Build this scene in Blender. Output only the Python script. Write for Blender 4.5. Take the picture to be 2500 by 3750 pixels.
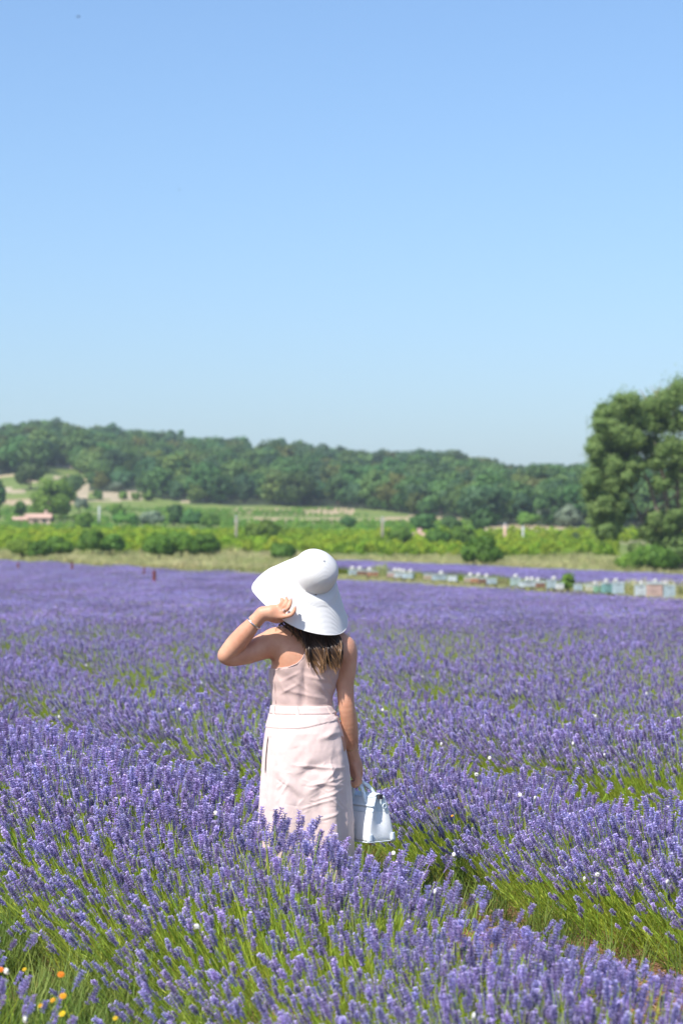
import bpy, math, random
import numpy as np
from mathutils import Vector, Matrix, Euler

for o in list(bpy.data.objects):
    bpy.data.objects.remove(o)
scene = bpy.context.scene
COL = scene.collection
R = math.radians

# ------------------------------------------------------------------ camera
CAM_Z = 1.64
PITCH = math.atan(160.0 / 8854.2)
FPX = 8854.2                       # focal length in photograph pixels (85 mm on 36 mm tall frame)
cam_data = bpy.data.cameras.new('camera')
cam = bpy.data.objects.new('camera', cam_data)
COL.objects.link(cam)
cam.location = (0, 0, CAM_Z)
cam.rotation_euler = (math.pi / 2 + PITCH, 0, 0)
cam_data.sensor_fit = 'VERTICAL'
cam_data.sensor_height = 36.0
cam_data.sensor_width = 24.0
cam_data.lens = 85.0
cam_data.clip_start = 0.1
cam_data.clip_end = 12000
cam_data.dof.use_dof = True
cam_data.dof.focus_distance = 10.72
cam_data.dof.aperture_fstop = 4.2
scene.camera = cam

# ------------------------------------------------------------------ world, sun, exposure
SUN_DIR = Vector((-0.42, -0.50, 0.76)).normalized()     # towards the sun
sun_el = math.asin(SUN_DIR.z)
sun_az = math.atan2(SUN_DIR.x, SUN_DIR.y)
world = bpy.data.worlds.new('World')
scene.world = world
world.use_nodes = True
wn = world.node_tree
wn.nodes.clear()
sky = wn.nodes.new('ShaderNodeTexSky')
sky.sky_type = 'NISHITA'
sky.sun_disc = False
sky.sun_elevation = sun_el
sky.sun_rotation = sun_az
sky.altitude = 0
sky.air_density = 1.0
sky.dust_density = 1.45
sky.ozone_density = 7.0
bg = wn.nodes.new('ShaderNodeBackground')
bg.inputs['Strength'].default_value = 0.116
wo = wn.nodes.new('ShaderNodeOutputWorld')
wn.links.new(sky.outputs[0], bg.inputs[0])
wn.links.new(bg.outputs[0], wo.inputs[0])

sun_data = bpy.data.lights.new('sun', 'SUN')
sun_data.energy = 3.9
sun_data.angle = R(0.53)
sun_data.color = (1.0, 0.955, 0.89)
sun = bpy.data.objects.new('sun', sun_data)
COL.objects.link(sun)
sun.rotation_euler = (-SUN_DIR).to_track_quat('-Z', 'Y').to_euler()
sun.location = (-20, -14, 45)

scene.view_settings.view_transform = 'Standard'
scene.view_settings.look = 'None'
scene.view_settings.exposure = 0.7
scene.view_settings.gamma = 1.0
scene.view_settings.use_curve_mapping = False
scene.render.engine = 'CYCLES'
scene.render.resolution_x = 682
scene.render.resolution_y = 1024
scene.cycles.max_bounces = 8
scene.cycles.transparent_max_bounces = 8

# ------------------------------------------------------------------ helpers
rng = np.random.default_rng(7)
random.seed(7)
CT, ST = math.cos(PITCH), math.sin(PITCH)


def ray(px, py):
    x = (px - 1250.0) / FPX
    v = (1875.0 - py) / FPX
    return np.array([x, CT - v * ST, ST + v * CT])


def P(px, py, Y):
    """world point on depth plane Y that shows at photograph pixel px, py"""
    d = ray(px, py)
    t = Y / d[1]
    return Vector((d[0] * t, Y, CAM_Z + d[2] * t))


def smooth(a, b, x):
    t = np.clip((x - a) / (b - a), 0, 1)
    return t * t * (3 - 2 * t)


def vnoise(x, y, seed=0):
    """cheap smooth value noise on arrays"""
    x = np.asarray(x, float); y = np.asarray(y, float)
    xi = np.floor(x).astype(np.int64); yi = np.floor(y).astype(np.int64)
    xf = x - xi; yf = y - yi
    def h(a, b):
        n = (a * 374761393 + b * 668265263 + seed * 982451653) & 0xffffffff
        n = ((n ^ (n >> 13)) * 1274126177) & 0xffffffff
        return ((n ^ (n >> 16)) & 0xffff) / 65535.0
    u = xf * xf * (3 - 2 * xf); v = yf * yf * (3 - 2 * yf)
    return (h(xi, yi) * (1 - u) + h(xi + 1, yi) * u) * (1 - v) + (h(xi, yi + 1) * (1 - u) + h(xi + 1, yi + 1) * u) * v


def make_mesh(name, verts, faces, smooth_shade=False):
    m = bpy.data.meshes.new(name)
    verts = np.asarray(verts, dtype=np.float64).reshape(-1, 3)
    if isinstance(faces, np.ndarray):
        k = faces.shape[1]
        n = len(faces)
        m.vertices.add(len(verts))
        m.vertices.foreach_set('co', verts.ravel())
        m.loops.add(n * k)
        m.loops.foreach_set('vertex_index', faces.astype(np.int32).ravel())
        m.polygons.add(n)
        m.polygons.foreach_set('loop_start', np.arange(0, n * k, k, dtype=np.int32))
        m.update(calc_edges=True)
        m.validate()
    else:
        m.from_pydata([tuple(v) for v in verts], [], [tuple(f) for f in faces])
        m.update()
    if smooth_shade:
        m.polygons.foreach_set('use_smooth', np.ones(len(m.polygons), dtype=bool))
    return m


class MB:
    """collects primitive shapes into one mesh"""
    def __init__(self):
        self.v = []; self.f = []; self.mi = []
        self.mat = 0

    def add(self, verts, faces):
        o = len(self.v)
        self.v.extend([tuple(p) for p in verts])
        self.f.extend([tuple(i + o for i in f) for f in faces])
        self.mi.extend([self.mat] * len(faces))

    def box(self, c, s, rot=None, taper=1.0):
        cx, cy, cz = c
        hx, hy, hz = s[0] / 2, s[1] / 2, s[2] / 2
        vs = []
        for z in (-1, 1):
            k = taper if z > 0 else 1
            for x, y in ((-1, -1), (1, -1), (1, 1), (-1, 1)):
                p = Vector((x * hx * k, y * hy * k, z * hz))
                if rot is not None:
                    p = rot @ p
                vs.append((p.x + cx, p.y + cy, p.z + cz))
        self.add(vs, [(0, 3, 2, 1), (4, 5, 6, 7), (0, 1, 5, 4), (1, 2, 6, 5), (2, 3, 7, 6), (3, 0, 4, 7)])

    def tube(self, pts, radii, n=8, cap=True, flat=1.0):
        pts = [Vector(p) for p in pts]
        if not hasattr(radii, '__len__'):
            radii = [radii] * len(pts)
        vs = []
        prev = None
        for i, p in enumerate(pts):
            a = pts[max(i - 1, 0)]; b = pts[min(i + 1, len(pts) - 1)]
            d = (b - a).normalized()
            if prev is None:
                ref = Vector((0, 0, 1)) if abs(d.z) < 0.9 else Vector((1, 0, 0))
                s = d.cross(ref).normalized()
            else:
                s = (prev - d * prev.dot(d)).normalized()
            prev = s
            t = d.cross(s)
            for k in range(n):
                a_ = 2 * math.pi * k / n
                vs.append(p + (s * math.cos(a_) + t * math.sin(a_) * flat) * radii[i])
        fs = []
        for i in range(len(pts) - 1):
            for k in range(n):
                k2 = (k + 1) % n
                fs.append((i * n + k, i * n + k2, (i + 1) * n + k2, (i + 1) * n + k))
        if cap:
            fs.append(tuple(range(n - 1, -1, -1)))
            fs.append(tuple(range((len(pts) - 1) * n, len(pts) * n)))
        self.add(vs, fs)

    def torus(self, c, axis, r, t, n=28, m=8, squash=1.0):
        axis = Vector(axis).normalized()
        ref = Vector((0, 0, 1)) if abs(axis.z) < 0.9 else Vector((1, 0, 0))
        s = axis.cross(ref).normalized(); q = axis.cross(s)
        vs, fs = [], []
        for i in range(n):
            a = 2 * math.pi * i / n
            d = s * math.cos(a) + q * math.sin(a)
            for j in range(m):
                b = 2 * math.pi * j / m
                vs.append(Vector(c) + d * (r + t * math.cos(b)) + axis * (t * squash * math.sin(b)))
        for i in range(n):
            for j in range(m):
                fs.append((i * m + j, ((i + 1) % n) * m + j, ((i + 1) % n) * m + (j + 1) % m, i * m + (j + 1) % m))
        self.add(vs, fs)

    def blob(self, c, s, seed=0, rough=0.12, n=8, m=6):
        r = random.Random(seed)
        vs, fs = [], []
        for j in range(m + 1):
            th = math.pi * j / m
            for i in range(n):
                ph = 2 * math.pi * i / n
                k = 1 + rough * (r.random() * 2 - 1)
                vs.append((c[0] + s[0] * k * math.sin(th) * math.cos(ph), c[1] + s[1] * k * math.sin(th) * math.sin(ph), c[2] + s[2] * k * math.cos(th)))
        for j in range(m):
            for i in range(n):
                fs.append((j * n + i, (j + 1) * n + i, (j + 1) * n + (i + 1) % n, j * n + (i + 1) % n))
        self.add(vs, fs)

    def mesh(self, name, mats=(), smooth_shade=False):
        m = bpy.data.meshes.new(name)
        m.from_pydata(self.v, [], self.f)
        for mt in mats:
            m.materials.append(mt)
        if len(mats) > 1:
            m.polygons.foreach_set('material_index', np.array(self.mi, dtype=np.int32))
        if smooth_shade:
            m.polygons.foreach_set('use_smooth', np.ones(len(m.polygons), dtype=bool))
        m.update()
        return m


def obj(name, mesh, parent=None, loc=(0, 0, 0), mat=None):
    o = bpy.data.objects.new(name, mesh)
    COL.objects.link(o)
    o.location = loc
    if parent is not None:
        o.parent = parent
    if mat is not None and mesh is not None and len(mesh.materials) == 0:
        mesh.materials.append(mat)
    return o


def tag(o, label=None, cat=None, group=None, kind=None):
    if label: o['label'] = label
    if cat: o['category'] = cat
    if group: o['group'] = group
    if kind: o['kind'] = kind
    return o


def thing(name, label, cat, loc=(0, 0, 0), group=None, rz=0.0):
    o = obj(name, None, None, loc)
    o.empty_display_size = 0.2
    o.rotation_euler = (0, 0, rz)
    return tag(o, label, cat, group)


# ------------------------------------------------------------------ materials
def new_mat(name):
    m = bpy.data.materials.new(name)
    m.use_nodes = True
    nt = m.node_tree
    nt.nodes.clear()
    out = nt.nodes.new('ShaderNodeOutputMaterial')
    return m, nt, out


def N(nt, typ, **kw):
    n = nt.nodes.new(typ)
    for k, v in kw.items():
        if k.startswith('i_'):
            key = k[2:].replace('_', ' ')
            n.inputs[key].default_value = v
        else:
            setattr(n, k, v)
    return n


def ramp(nt, stops, interp='LINEAR'):
    r = nt.nodes.new('ShaderNodeValToRGB')
    r.color_ramp.interpolation = interp
    els = r.color_ramp.elements
    while len(els) < len(stops):
        els.new(0.5)
    for e, (p, c) in zip(els, stops):
        e.position = p
        e.color = (*c, 1) if len(c) == 3 else c
    return r


def mat_surface(name, c1, c2, scale=8.0, rough=0.7, bump=0.0, bump_scale=60.0, detail=5.0, spec=0.3, c3=None, coord='Object'):
    m, nt, out = new_mat(name)
    tc = N(nt, 'ShaderNodeTexCoord')
    nz = N(nt, 'ShaderNodeTexNoise', i_Scale=scale, i_Detail=detail, i_Roughness=0.6)
    nt.links.new(tc.outputs[coord], nz.inputs['Vector'])
    st = [(0.3, c1), (0.7, c2)] if c3 is None else [(0.28, c1), (0.5, c3), (0.72, c2)]
    rp = ramp(nt, st)
    nt.links.new(nz.outputs['Fac'], rp.inputs[0])
    b = N(nt, 'ShaderNodeBsdfPrincipled')
    b.inputs['Roughness'].default_value = rough
    b.inputs['Specular IOR Level'].default_value = spec
    nt.links.new(rp.outputs[0], b.inputs['Base Color'])
    if bump > 0:
        n2 = N(nt, 'ShaderNodeTexNoise', i_Scale=bump_scale, i_Detail=6.0)
        nt.links.new(tc.outputs[coord], n2.inputs['Vector'])
        bp = N(nt, 'ShaderNodeBump')
        bp.inputs['Strength'].default_value = bump
        bp.inputs['Distance'].default_value = 0.02
        nt.links.new(n2.outputs['Fac'], bp.inputs['Height'])
        nt.links.new(bp.outputs[0], b.inputs['Normal'])
    nt.links.new(b.outputs[0], out.inputs[0])
    return m


def mat_leaf(name, dark, light, trans=0.35, rand=0.25, rough=0.6, noise_scale=0.6, hue=0.02, obj_coord=True):
    """thin plant matter: reflects and lets light through; varies per instance and over the plant"""
    m, nt, out = new_mat(name)
    oi = N(nt, 'ShaderNodeObjectInfo')
    geo = N(nt, 'ShaderNodeNewGeometry')
    nz = N(nt, 'ShaderNodeTexNoise', i_Scale=noise_scale, i_Detail=4.0, i_Roughness=0.65)
    nt.links.new(geo.outputs['Position'], nz.inputs['Vector'])
    isl = N(nt, 'ShaderNodeMath', operation='MULTIPLY')
    nt.links.new(geo.outputs['Random Per Island'], isl.inputs[0])
    isl.inputs[1].default_value = 0.5
    add = N(nt, 'ShaderNodeMath', operation='MULTIPLY_ADD')
    nt.links.new(nz.outputs['Fac'], add.inputs[0])
    add.inputs[1].default_value = 1.1
    nt.links.new(isl.outputs[0], add.inputs[2])
    sub = N(nt, 'ShaderNodeMath', operation='SUBTRACT')
    nt.links.new(add.outputs[0], sub.inputs[0])
    sub.inputs[1].default_value = 0.3
    rp = ramp(nt, [(0.1, dark), (0.9, light)])
    nt.links.new(sub.outputs[0], rp.inputs[0])
    hsv = N(nt, 'ShaderNodeHueSaturation')
    mr = N(nt, 'ShaderNodeMapRange')
    mr.inputs['To Min'].default_value = 1 - rand
    mr.inputs['To Max'].default_value = 1 + rand
    nt.links.new(oi.outputs['Random'], mr.inputs['Value'])
    nt.links.new(mr.outputs[0], hsv.inputs['Value'])
    mh = N(nt, 'ShaderNodeMapRange')
    mh.inputs['To Min'].default_value = 0.5 - hue
    mh.inputs['To Max'].default_value = 0.5 + hue
    wn_ = N(nt, 'ShaderNodeTexWhiteNoise', noise_dimensions='1D')
    nt.links.new(oi.outputs['Random'], wn_.inputs['W'])
    nt.links.new(wn_.outputs['Value'], mh.inputs['Value'])
    nt.links.new(mh.outputs[0], hsv.inputs['Hue'])
    nt.links.new(rp.outputs[0], hsv.inputs['Color'])
    b = N(nt, 'ShaderNodeBsdfPrincipled')
    b.inputs['Roughness'].default_value = rough
    b.inputs['Specular IOR Level'].default_value = 0.25
    nt.links.new(hsv.outputs[0], b.inputs['Base Color'])
    t = N(nt, 'ShaderNodeBsdfTranslucent')
    nt.links.new(hsv.outputs[0], t.inputs['Color'])
    mx = N(nt, 'ShaderNodeMixShader')
    mx.inputs[0].default_value = trans
    nt.links.new(b.outputs[0], mx.inputs[1])
    nt.links.new(t.outputs[0], mx.inputs[2])
    nt.links.new(mx.outputs[0], out.inputs[0])
    return m


def mat_plain(name, c, rough=0.5, metal=0.0, spec=0.4, var=0.08, scale=30.0, bump=0.0):
    c2 = tuple(max(0.0, x * (1 - var)) for x in c)
    m = mat_surface(name, c2, c, scale=scale, rough=rough, spec=spec, bump=bump, bump_scale=scale * 8)
    for n in m.node_tree.nodes:
        if n.type == 'BSDF_PRINCIPLED':
            n.inputs['Metallic'].default_value = metal
    return m


M = {}
M['soil'] = mat_surface('soil', (0.16, 0.075, 0.035), (0.30, 0.17, 0.09), scale=9, rough=0.95, bump=0.9, bump_scale=40, c3=(0.22, 0.115, 0.055))
M['grass_ground'] = mat_surface('grass_ground', (0.09, 0.12, 0.03), (0.30, 0.25, 0.10), scale=0.35, rough=0.95, c3=(0.17, 0.18, 0.05))
M['vine_ground'] = mat_surface('vine_ground', (0.10, 0.16, 0.025), (0.20, 0.24, 0.06), scale=0.25, rough=0.95)
M['tan_ground'] = mat_surface('tan_ground', (0.33, 0.25, 0.14), (0.46, 0.37, 0.23), scale=0.2, rough=0.95)
M['pale_field'] = mat_surface('pale_field', (0.22, 0.25, 0.10), (0.34, 0.34, 0.18), scale=0.15, rough=0.95)
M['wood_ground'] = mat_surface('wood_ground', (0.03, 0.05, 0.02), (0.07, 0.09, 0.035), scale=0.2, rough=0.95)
M['clearing'] = mat_surface('clearing', (0.32, 0.28, 0.17), (0.46, 0.37, 0.25), scale=0.2, rough=0.95)

M['stem'] = mat_leaf('lavender_stem', (0.26, 0.39, 0.03), (0.54, 0.64, 0.10), trans=0.5, rand=0.3, noise_scale=1.2, hue=0.025)
M['calyx'] = mat_leaf('lavender_calyx', (0.145, 0.115, 0.28), (0.30, 0.24, 0.49), trans=0.22, rand=0.35, noise_scale=3, hue=0.025)
M['petal'] = mat_leaf('lavender_petal', (0.44, 0.37, 0.72), (0.70, 0.61, 0.93), trans=0.32, rand=0.3, noise_scale=3, hue=0.025)

M['leaf_oak'] = mat_leaf('oak_leaf', (0.046, 0.112, 0.034), (0.130, 0.245, 0.062), trans=0.35, rand=0.35, noise_scale=0.25, hue=0.025)
M['leaf_oak2'] = mat_leaf('oak_leaf_mid', (0.060, 0.130, 0.038), (0.155, 0.265, 0.068), trans=0.3, rand=0.35, noise_scale=0.25, hue=0.025)
M['leaf_oak3'] = mat_leaf('oak_leaf_bluish', (0.038, 0.096, 0.042), (0.098, 0.19, 0.078), trans=0.3, rand=0.3, noise_scale=0.25, hue=0.02)
M['leaf_pine'] = mat_leaf('pine_needles', (0.08, 0.11, 0.025), (0.17, 0.22, 0.05), trans=0.25, rand=0.3, noise_scale=0.25, hue=0.03)
M['leaf_light'] = mat_leaf('light_leaf', (0.08, 0.18, 0.028), (0.19, 0.33, 0.05), trans=0.35, rand=0.2, noise_scale=0.4)
M['leaf_bush'] = mat_leaf('bush_leaf', (0.06, 0.15, 0.015), (0.20, 0.33, 0.04), trans=0.35, rand=0.2, noise_scale=0.7)
M['leaf_silver'] = mat_leaf('silver_leaf', (0.13, 0.19, 0.12), (0.24, 0.31, 0.20), trans=0.25, rand=0.15, noise_scale=0.4)
M['leaf_poplar'] = mat_leaf('poplar_leaf', (0.10, 0.19, 0.045), (0.29, 0.40, 0.125), trans=0.42, rand=0.2, noise_scale=0.55)
M['leaf_vine'] = mat_leaf('vine_leaf', (0.17, 0.31, 0.02), (0.43, 0.53, 0.04), trans=0.38, rand=0.2, noise_scale=0.08)
M['leaf_vine_far'] = mat_leaf('vine_leaf_far', (0.13, 0.28, 0.04), (0.28, 0.46, 0.07), trans=0.35, rand=0.25, noise_scale=0.05)
M['dry_grass'] = mat_leaf('dry_grass', (0.24, 0.32, 0.06), (0.72, 0.62, 0.36), trans=0.35, rand=0.3, noise_scale=0.12)
M['bark'] = mat_surface('bark', (0.16, 0.12, 0.09), (0.32, 0.26, 0.20), scale=3, rough=0.9, bump=0.6, bump_scale=14)
M['bark_dark'] = mat_surface('bark_dark', (0.07, 0.05, 0.04), (0.14, 0.11, 0.08), scale=3, rough=0.9)


# ------------------------------------------------------------------ terrain
PROF_Y = np.array([-100, 30, 100, 160, 230, 330, 450, 560, 660, 760, 900, 1300, 2500, 9000], float)
PROF_H = np.array([0, 0, 0.0, 0.74, 2.55, 5.5, 10.5, 17.5, 24.5, 0, 0, 0, 0, 0], float)
# skyline of the wood in the photograph, turned into the height of the ridge 760 m away
SKY_PX = np.array([-400, 0, 150, 260, 450, 660, 830, 1018, 1070, 1121, 1288, 1374, 1517, 1661, 1772, 1852, 1973, 2105, 2500, 3000], float)
SKY_PY = np.array([1572, 1560, 1532, 1560, 1582, 1600, 1617, 1632, 1622, 1636, 1664, 1672, 1665, 1663, 1682, 1716, 1706, 1718, 1722, 1740], float)
RIDGE_Y = 760.0
TREE_TOP = 6.6


def ridge_h(s):
    px = s * FPX + 1250
    py = np.interp(px, SKY_PX, SKY_PY)
    return CAM_Z + (2035 - py) / FPX * RIDGE_Y - TREE_TOP


def ground_h(x, y):
    x = np.asarray(x, float); y = np.asarray(y, float)
    base = np.interp(y, PROF_Y, PROF_H)
    # smooth the knees of the profile
    base = 0.5 * base + 0.25 * (np.interp(y - 12, PROF_Y, PROF_H) + np.interp(y + 12, PROF_Y, PROF_H))
    s = x / np.maximum(y, 1.0)
    rh = ridge_h(s)
    h430 = 9.6
    t = np.clip((y - 430) / (RIDGE_Y - 430), 0, 1)
    hill = h430 + (rh - h430) * (0.55 * t + 0.45 * np.sin(t * math.pi / 2))
    back = rh * (1 - smooth(RIDGE_Y, RIDGE_Y + 500, y))
    far = np.where(y < RIDGE_Y, hill, back)
    k = smooth(410, 470, y)
    h = base * (1 - k) + far * k
    h = h - 0.012 * np.clip(x, -40, 40) * smooth(45, 100, y) * (1 - smooth(170, 300, y))
    h = h + 0.03 * (vnoise(x * 0.35, y * 0.35, 3) - 0.5) * (y < 60)
    return h


def field_edge(s):
    return np.interp(s, [-0.3, -0.141, 0.009, 0.141, 0.3], [172, 150, 104, 64, 45])


def hive_line(s):
    return np.interp(s, [-0.3, -0.141, 0.009, 0.141, 0.3], [182, 158, 134, 92, 66])


def hit(px, py, ymin=20.0, lift=0.0):
    """where the ray through a photograph pixel meets the ground"""
    d = ray(px, py)
    ys = np.concatenate([np.arange(ymin, 200, 0.5), np.arange(200, 900, 1.5)])
    xs = d[0] / d[1] * ys
    zs = CAM_Z + d[2] / d[1] * ys
    g = ground_h(xs, ys)
    below = np.nonzero(zs <= g + lift)[0]
    i = below[0] if len(below) else len(ys) - 1
    return Vector((xs[i], ys[i], float(g[i])))


def project(x, y, z):
    dz = z - CAM_Z
    f = y * CT + dz * ST
    v = -y * ST + dz * CT
    return 1250 + FPX * x / f, 1875 - FPX * v / f


CLEAR = [  # patches of bare hillside between the trees (photograph pixels: x0, x1, y0, y1)
    (175, 290, 1706, 1758), (15, 70, 1745, 1805), (535, 690, 1678, 1698), (890, 950, 1684, 1708),
    (385, 530, 1798, 1842), (310, 700, 1834, 1850), (300, 340, 1770, 1830)]


def wood_base(px):
    return np.interp(px, [-200, 0, 60, 330, 345, 560, 700, 1200, 1400, 1500, 1700, 1760, 1850, 2100, 2200, 2700],
                     [1730, 1740, 1730, 1735, 1800, 1822, 1846, 1858, 1868, 1885, 1900, 1935, 1918, 1930, 1935, 1935])


def zone(x, y):
    s = x / np.maximum(y, 1.0)
    px = 1250 + FPX * s
    z = ground_h(x, y)
    _, py = project(x, y, z)
    w = (vnoise(x * 0.12, y * 0.12, 5) - 0.5)
    e = field_edge(s)
    zn = np.full(x.shape, 1)
    zn[y < e] = 0
    zn[(y > 186 + 6 * w)] = 2
    zn[(y > 300) & (y < 430)] = 2
    pyw = py + 8 * w
    zn[(pyw < 1918 + 14 * (vnoise(px * .012, px * 0, 5) - .5)) & (pyw > 1896 + 16 * (vnoise(px * .009, px * 0, 9) - .5)) & (px > 905) & (px < 1560) & (vnoise(px * .011, py * .05, 13) > .34)] = 3
    zn[(pyw < 1846) & (pyw > 1700) & (px < 700) & (vnoise(x * .08, y * .06, 61) > .62)] = 3
    zn[(pyw < 1882) & (pyw > 1860) & (px > 850) & (px < 1300)] = 3
    zn[(pyw < 1930) & (px > 1500) & (y > 250)] = 3
    zn[(pyw < 1993) & (pyw > 1940) & (px > 1760)] = 4
    zn[(pyw < 1940) & (pyw > 1922) & (px > 1760)] = 3
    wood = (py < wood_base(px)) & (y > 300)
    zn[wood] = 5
    for (x0, x1, y0, y1) in CLEAR:
        inp = (px > x0) & (px < x1) & (py > y0) & (py < y1) & (y > 300)
        zn[inp] = np.where(vnoise(x * .09, y * .05, 71)[inp] > .5, 6, 2)
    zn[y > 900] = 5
    return zn


def build_ground():
    ys = np.concatenate([np.arange(-80, 3, 4.0), np.arange(3, 40, 0.5), np.arange(40, 200, 2.0), np.arange(200, 480, 3.0), np.arange(480, 900, 8.0), np.geomspace(900, 2400, 14)])
    cs = np.linspace(-1, 1, 161)
    cs = np.sign(cs) * (0.35 * np.abs(cs) + 0.65 * np.abs(cs) ** 3)
    hw = 25 + 0.55 * np.maximum(ys, 0)
    X = cs[None, :] * hw[:, None]
    Y = np.repeat(ys[:, None], len(cs), 1)
    Z = ground_h(X, Y)
    Z = Z + 0.05 * (vnoise(X * 2.1, Y * 2.1, 9) - 0.5) * (Y < 60)
    nr, nc = X.shape
    v = np.stack([X, Y, Z], -1).reshape(-1, 3)
    i = np.arange(nr - 1)[:, None] * nc + np.arange(nc - 1)[None, :]
    f = np.stack([i, i + 1, i + nc + 1, i + nc], -1).reshape(-1, 4)
    m = make_mesh('ground', v, f, True)
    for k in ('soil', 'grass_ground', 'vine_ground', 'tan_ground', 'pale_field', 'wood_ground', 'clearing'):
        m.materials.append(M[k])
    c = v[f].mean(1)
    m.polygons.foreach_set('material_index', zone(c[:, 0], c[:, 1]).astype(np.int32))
    o = obj('ground', m)
    tag(o, kind='structure')


build_ground()


# ------------------------------------------------------------------ instancing of uncountable growth
def source(mesh):
    o = bpy.data.objects.new(mesh.name + '_source', mesh)    # never linked: only a shape to scatter
    return o


def scatter(name, pts, rots, scl, idx, sources, parent=None):
    pts = np.asarray(pts, float)
    m = bpy.data.meshes.new(name)
    m.vertices.add(len(pts))
    m.vertices.foreach_set('co', pts.ravel())
    a = m.attributes.new('rot', 'FLOAT_VECTOR', 'POINT'); a.data.foreach_set('vector', np.asarray(rots, float).ravel())
    a = m.attributes.new('scl', 'FLOAT_VECTOR', 'POINT')
    scl = np.asarray(scl, float)
    if scl.ndim == 1:
        scl = np.repeat(scl[:, None], 3, 1)
    a.data.foreach_set('vector', scl.ravel())
    a = m.attributes.new('vi', 'INT', 'POINT'); a.data.foreach_set('value', np.asarray(idx, np.int32))
    ng = bpy.data.node_groups.new(name + '_scatter', 'GeometryNodeTree')
    ng.interface.new_socket('Geometry', in_out='INPUT', socket_type='NodeSocketGeometry')
    ng.interface.new_socket('Geometry', in_out='OUTPUT', socket_type='NodeSocketGeometry')
    gi = ng.nodes.new('NodeGroupInput'); go = ng.nodes.new('NodeGroupOutput')
    iop = ng.nodes.new('GeometryNodeInstanceOnPoints')
    iop.inputs['Pick Instance'].default_value = True
    g2i = ng.nodes.new('GeometryNodeGeometryToInstance')
    for s in sources:
        oi = ng.nodes.new('GeometryNodeObjectInfo')
        oi.inputs['Object'].default_value = s
        ng.links.new(oi.outputs['Geometry'], g2i.inputs[0])
    def attr(nm, typ):
        n = ng.nodes.new('GeometryNodeInputNamedAttribute')
        n.data_type = typ
        n.inputs['Name'].default_value = nm
        return n
    e2r = ng.nodes.new('FunctionNodeEulerToRotation')
    ng.links.new(attr('rot', 'FLOAT_VECTOR').outputs[0], e2r.inputs[0])
    ng.links.new(gi.outputs[0], iop.inputs['Points'])
    ng.links.new(g2i.outputs[0], iop.inputs['Instance'])
    ng.links.new(e2r.outputs[0], iop.inputs['Rotation'])
    ng.links.new(attr('scl', 'FLOAT_VECTOR').outputs[0], iop.inputs['Scale'])
    ng.links.new(attr('vi', 'INT').outputs[0], iop.inputs['Instance Index'])
    ng.links.new(iop.outputs[0], go.inputs[0])
    o = obj(name, m, parent)
    md = o.modifiers.new('scatter', 'NODES')
    md.node_group = ng
    return o


def euler_to(dirs, spin):
    """XYZ eulers that carry local +Z onto dirs (N,3) after a spin about Z is applied first"""
    out = np.zeros((len(dirs), 3))
    d = dirs / np.linalg.norm(dirs, axis=1, keepdims=True)
    tilt = np.arccos(np.clip(d[:, 2], -1, 1))
    az = np.arctan2(d[:, 1], d[:, 0])
    # rotate about Z by az, after tilting about Y; own spin is folded in by building matrices
    ca, sa = np.cos(az), np.sin(az); ct, st = np.cos(tilt), np.sin(tilt)
    cs, ss = np.cos(spin - az), np.sin(spin - az)
    # M = Rz(az) Ry(tilt) Rz(spin-az)
    A = np.empty((len(d), 3, 3))
    A[:, 0, 0] = ca * ct; A[:, 0, 1] = -sa; A[:, 0, 2] = ca * st
    A[:, 1, 0] = sa * ct; A[:, 1, 1] = ca; A[:, 1, 2] = sa * st
    A[:, 2, 0] = -st; A[:, 2, 1] = 0; A[:, 2, 2] = ct
    B = np.zeros((len(d), 3, 3))
    B[:, 0, 0] = cs; B[:, 0, 1] = -ss; B[:, 1, 0] = ss; B[:, 1, 1] = cs; B[:, 2, 2] = 1
    Mx = A @ B
    out[:, 1] = np.arcsin(np.clip(-Mx[:, 2, 0], -1, 1))
    out[:, 0] = np.arctan2(Mx[:, 2, 1], Mx[:, 2, 2])
    out[:, 2] = np.arctan2(Mx[:, 1, 0], Mx[:, 0, 0])
    return out


def leaf_quads(c, n, size, r, aspect=0.6):
    """one rhombic leaf per centre"""
    k = len(c)
    n = n / np.maximum(np.linalg.norm(n, axis=1, keepdims=True), 1e-6)
    t = r.normal(size=(k, 3))
    t -= n * (t * n).sum(1, keepdims=True)
    t /= np.maximum(np.linalg.norm(t, axis=1, keepdims=True), 1e-6)
    b = np.cross(n, t)
    sz = (size * r.uniform(0.6, 1.3, k))[:, None]
    v = np.stack([c - t * sz, c + b * sz * aspect + n * sz * 0.15, c + t * sz, c - b * sz * aspect + n * sz * 0.15], 1).reshape(-1, 3)
    f = np.arange(4 * k).reshape(-1, 4)
    return v, f


def crown_cloud(r, rad, lobes, per, leaf, center=(0, 0, 0), lobe_r=0.36, fill=0.75, lower=-0.7):
    """leaf-sized faces gathered into clumps over an ellipsoid"""
    rad = np.array(rad, float)
    C, Nn = [], []
    for i in range(lobes):
        while True:
            d = r.normal(size=3); d /= np.linalg.norm(d)
            if d[2] > lower:
                break
        lc = d * rad * r.uniform(0.45, 0.85)
        lr = rad.mean() * lobe_r * r.uniform(0.65, 1.3)
        q = r.normal(size=(per, 3)); q /= np.linalg.norm(q, axis=1, keepdims=True)
        rr = r.uniform(fill, 1.05, per)[:, None]
        pnt = lc + q * rr * lr * np.array([1, 1, 0.8])
        C.append(pnt); Nn.append(q + 0.55 * d + 0.45 * r.normal(size=(per, 3)))
    C = np.concatenate(C) + np.array(center); Nn = np.concatenate(Nn)
    return leaf_quads(C, Nn, leaf, r)


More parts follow.
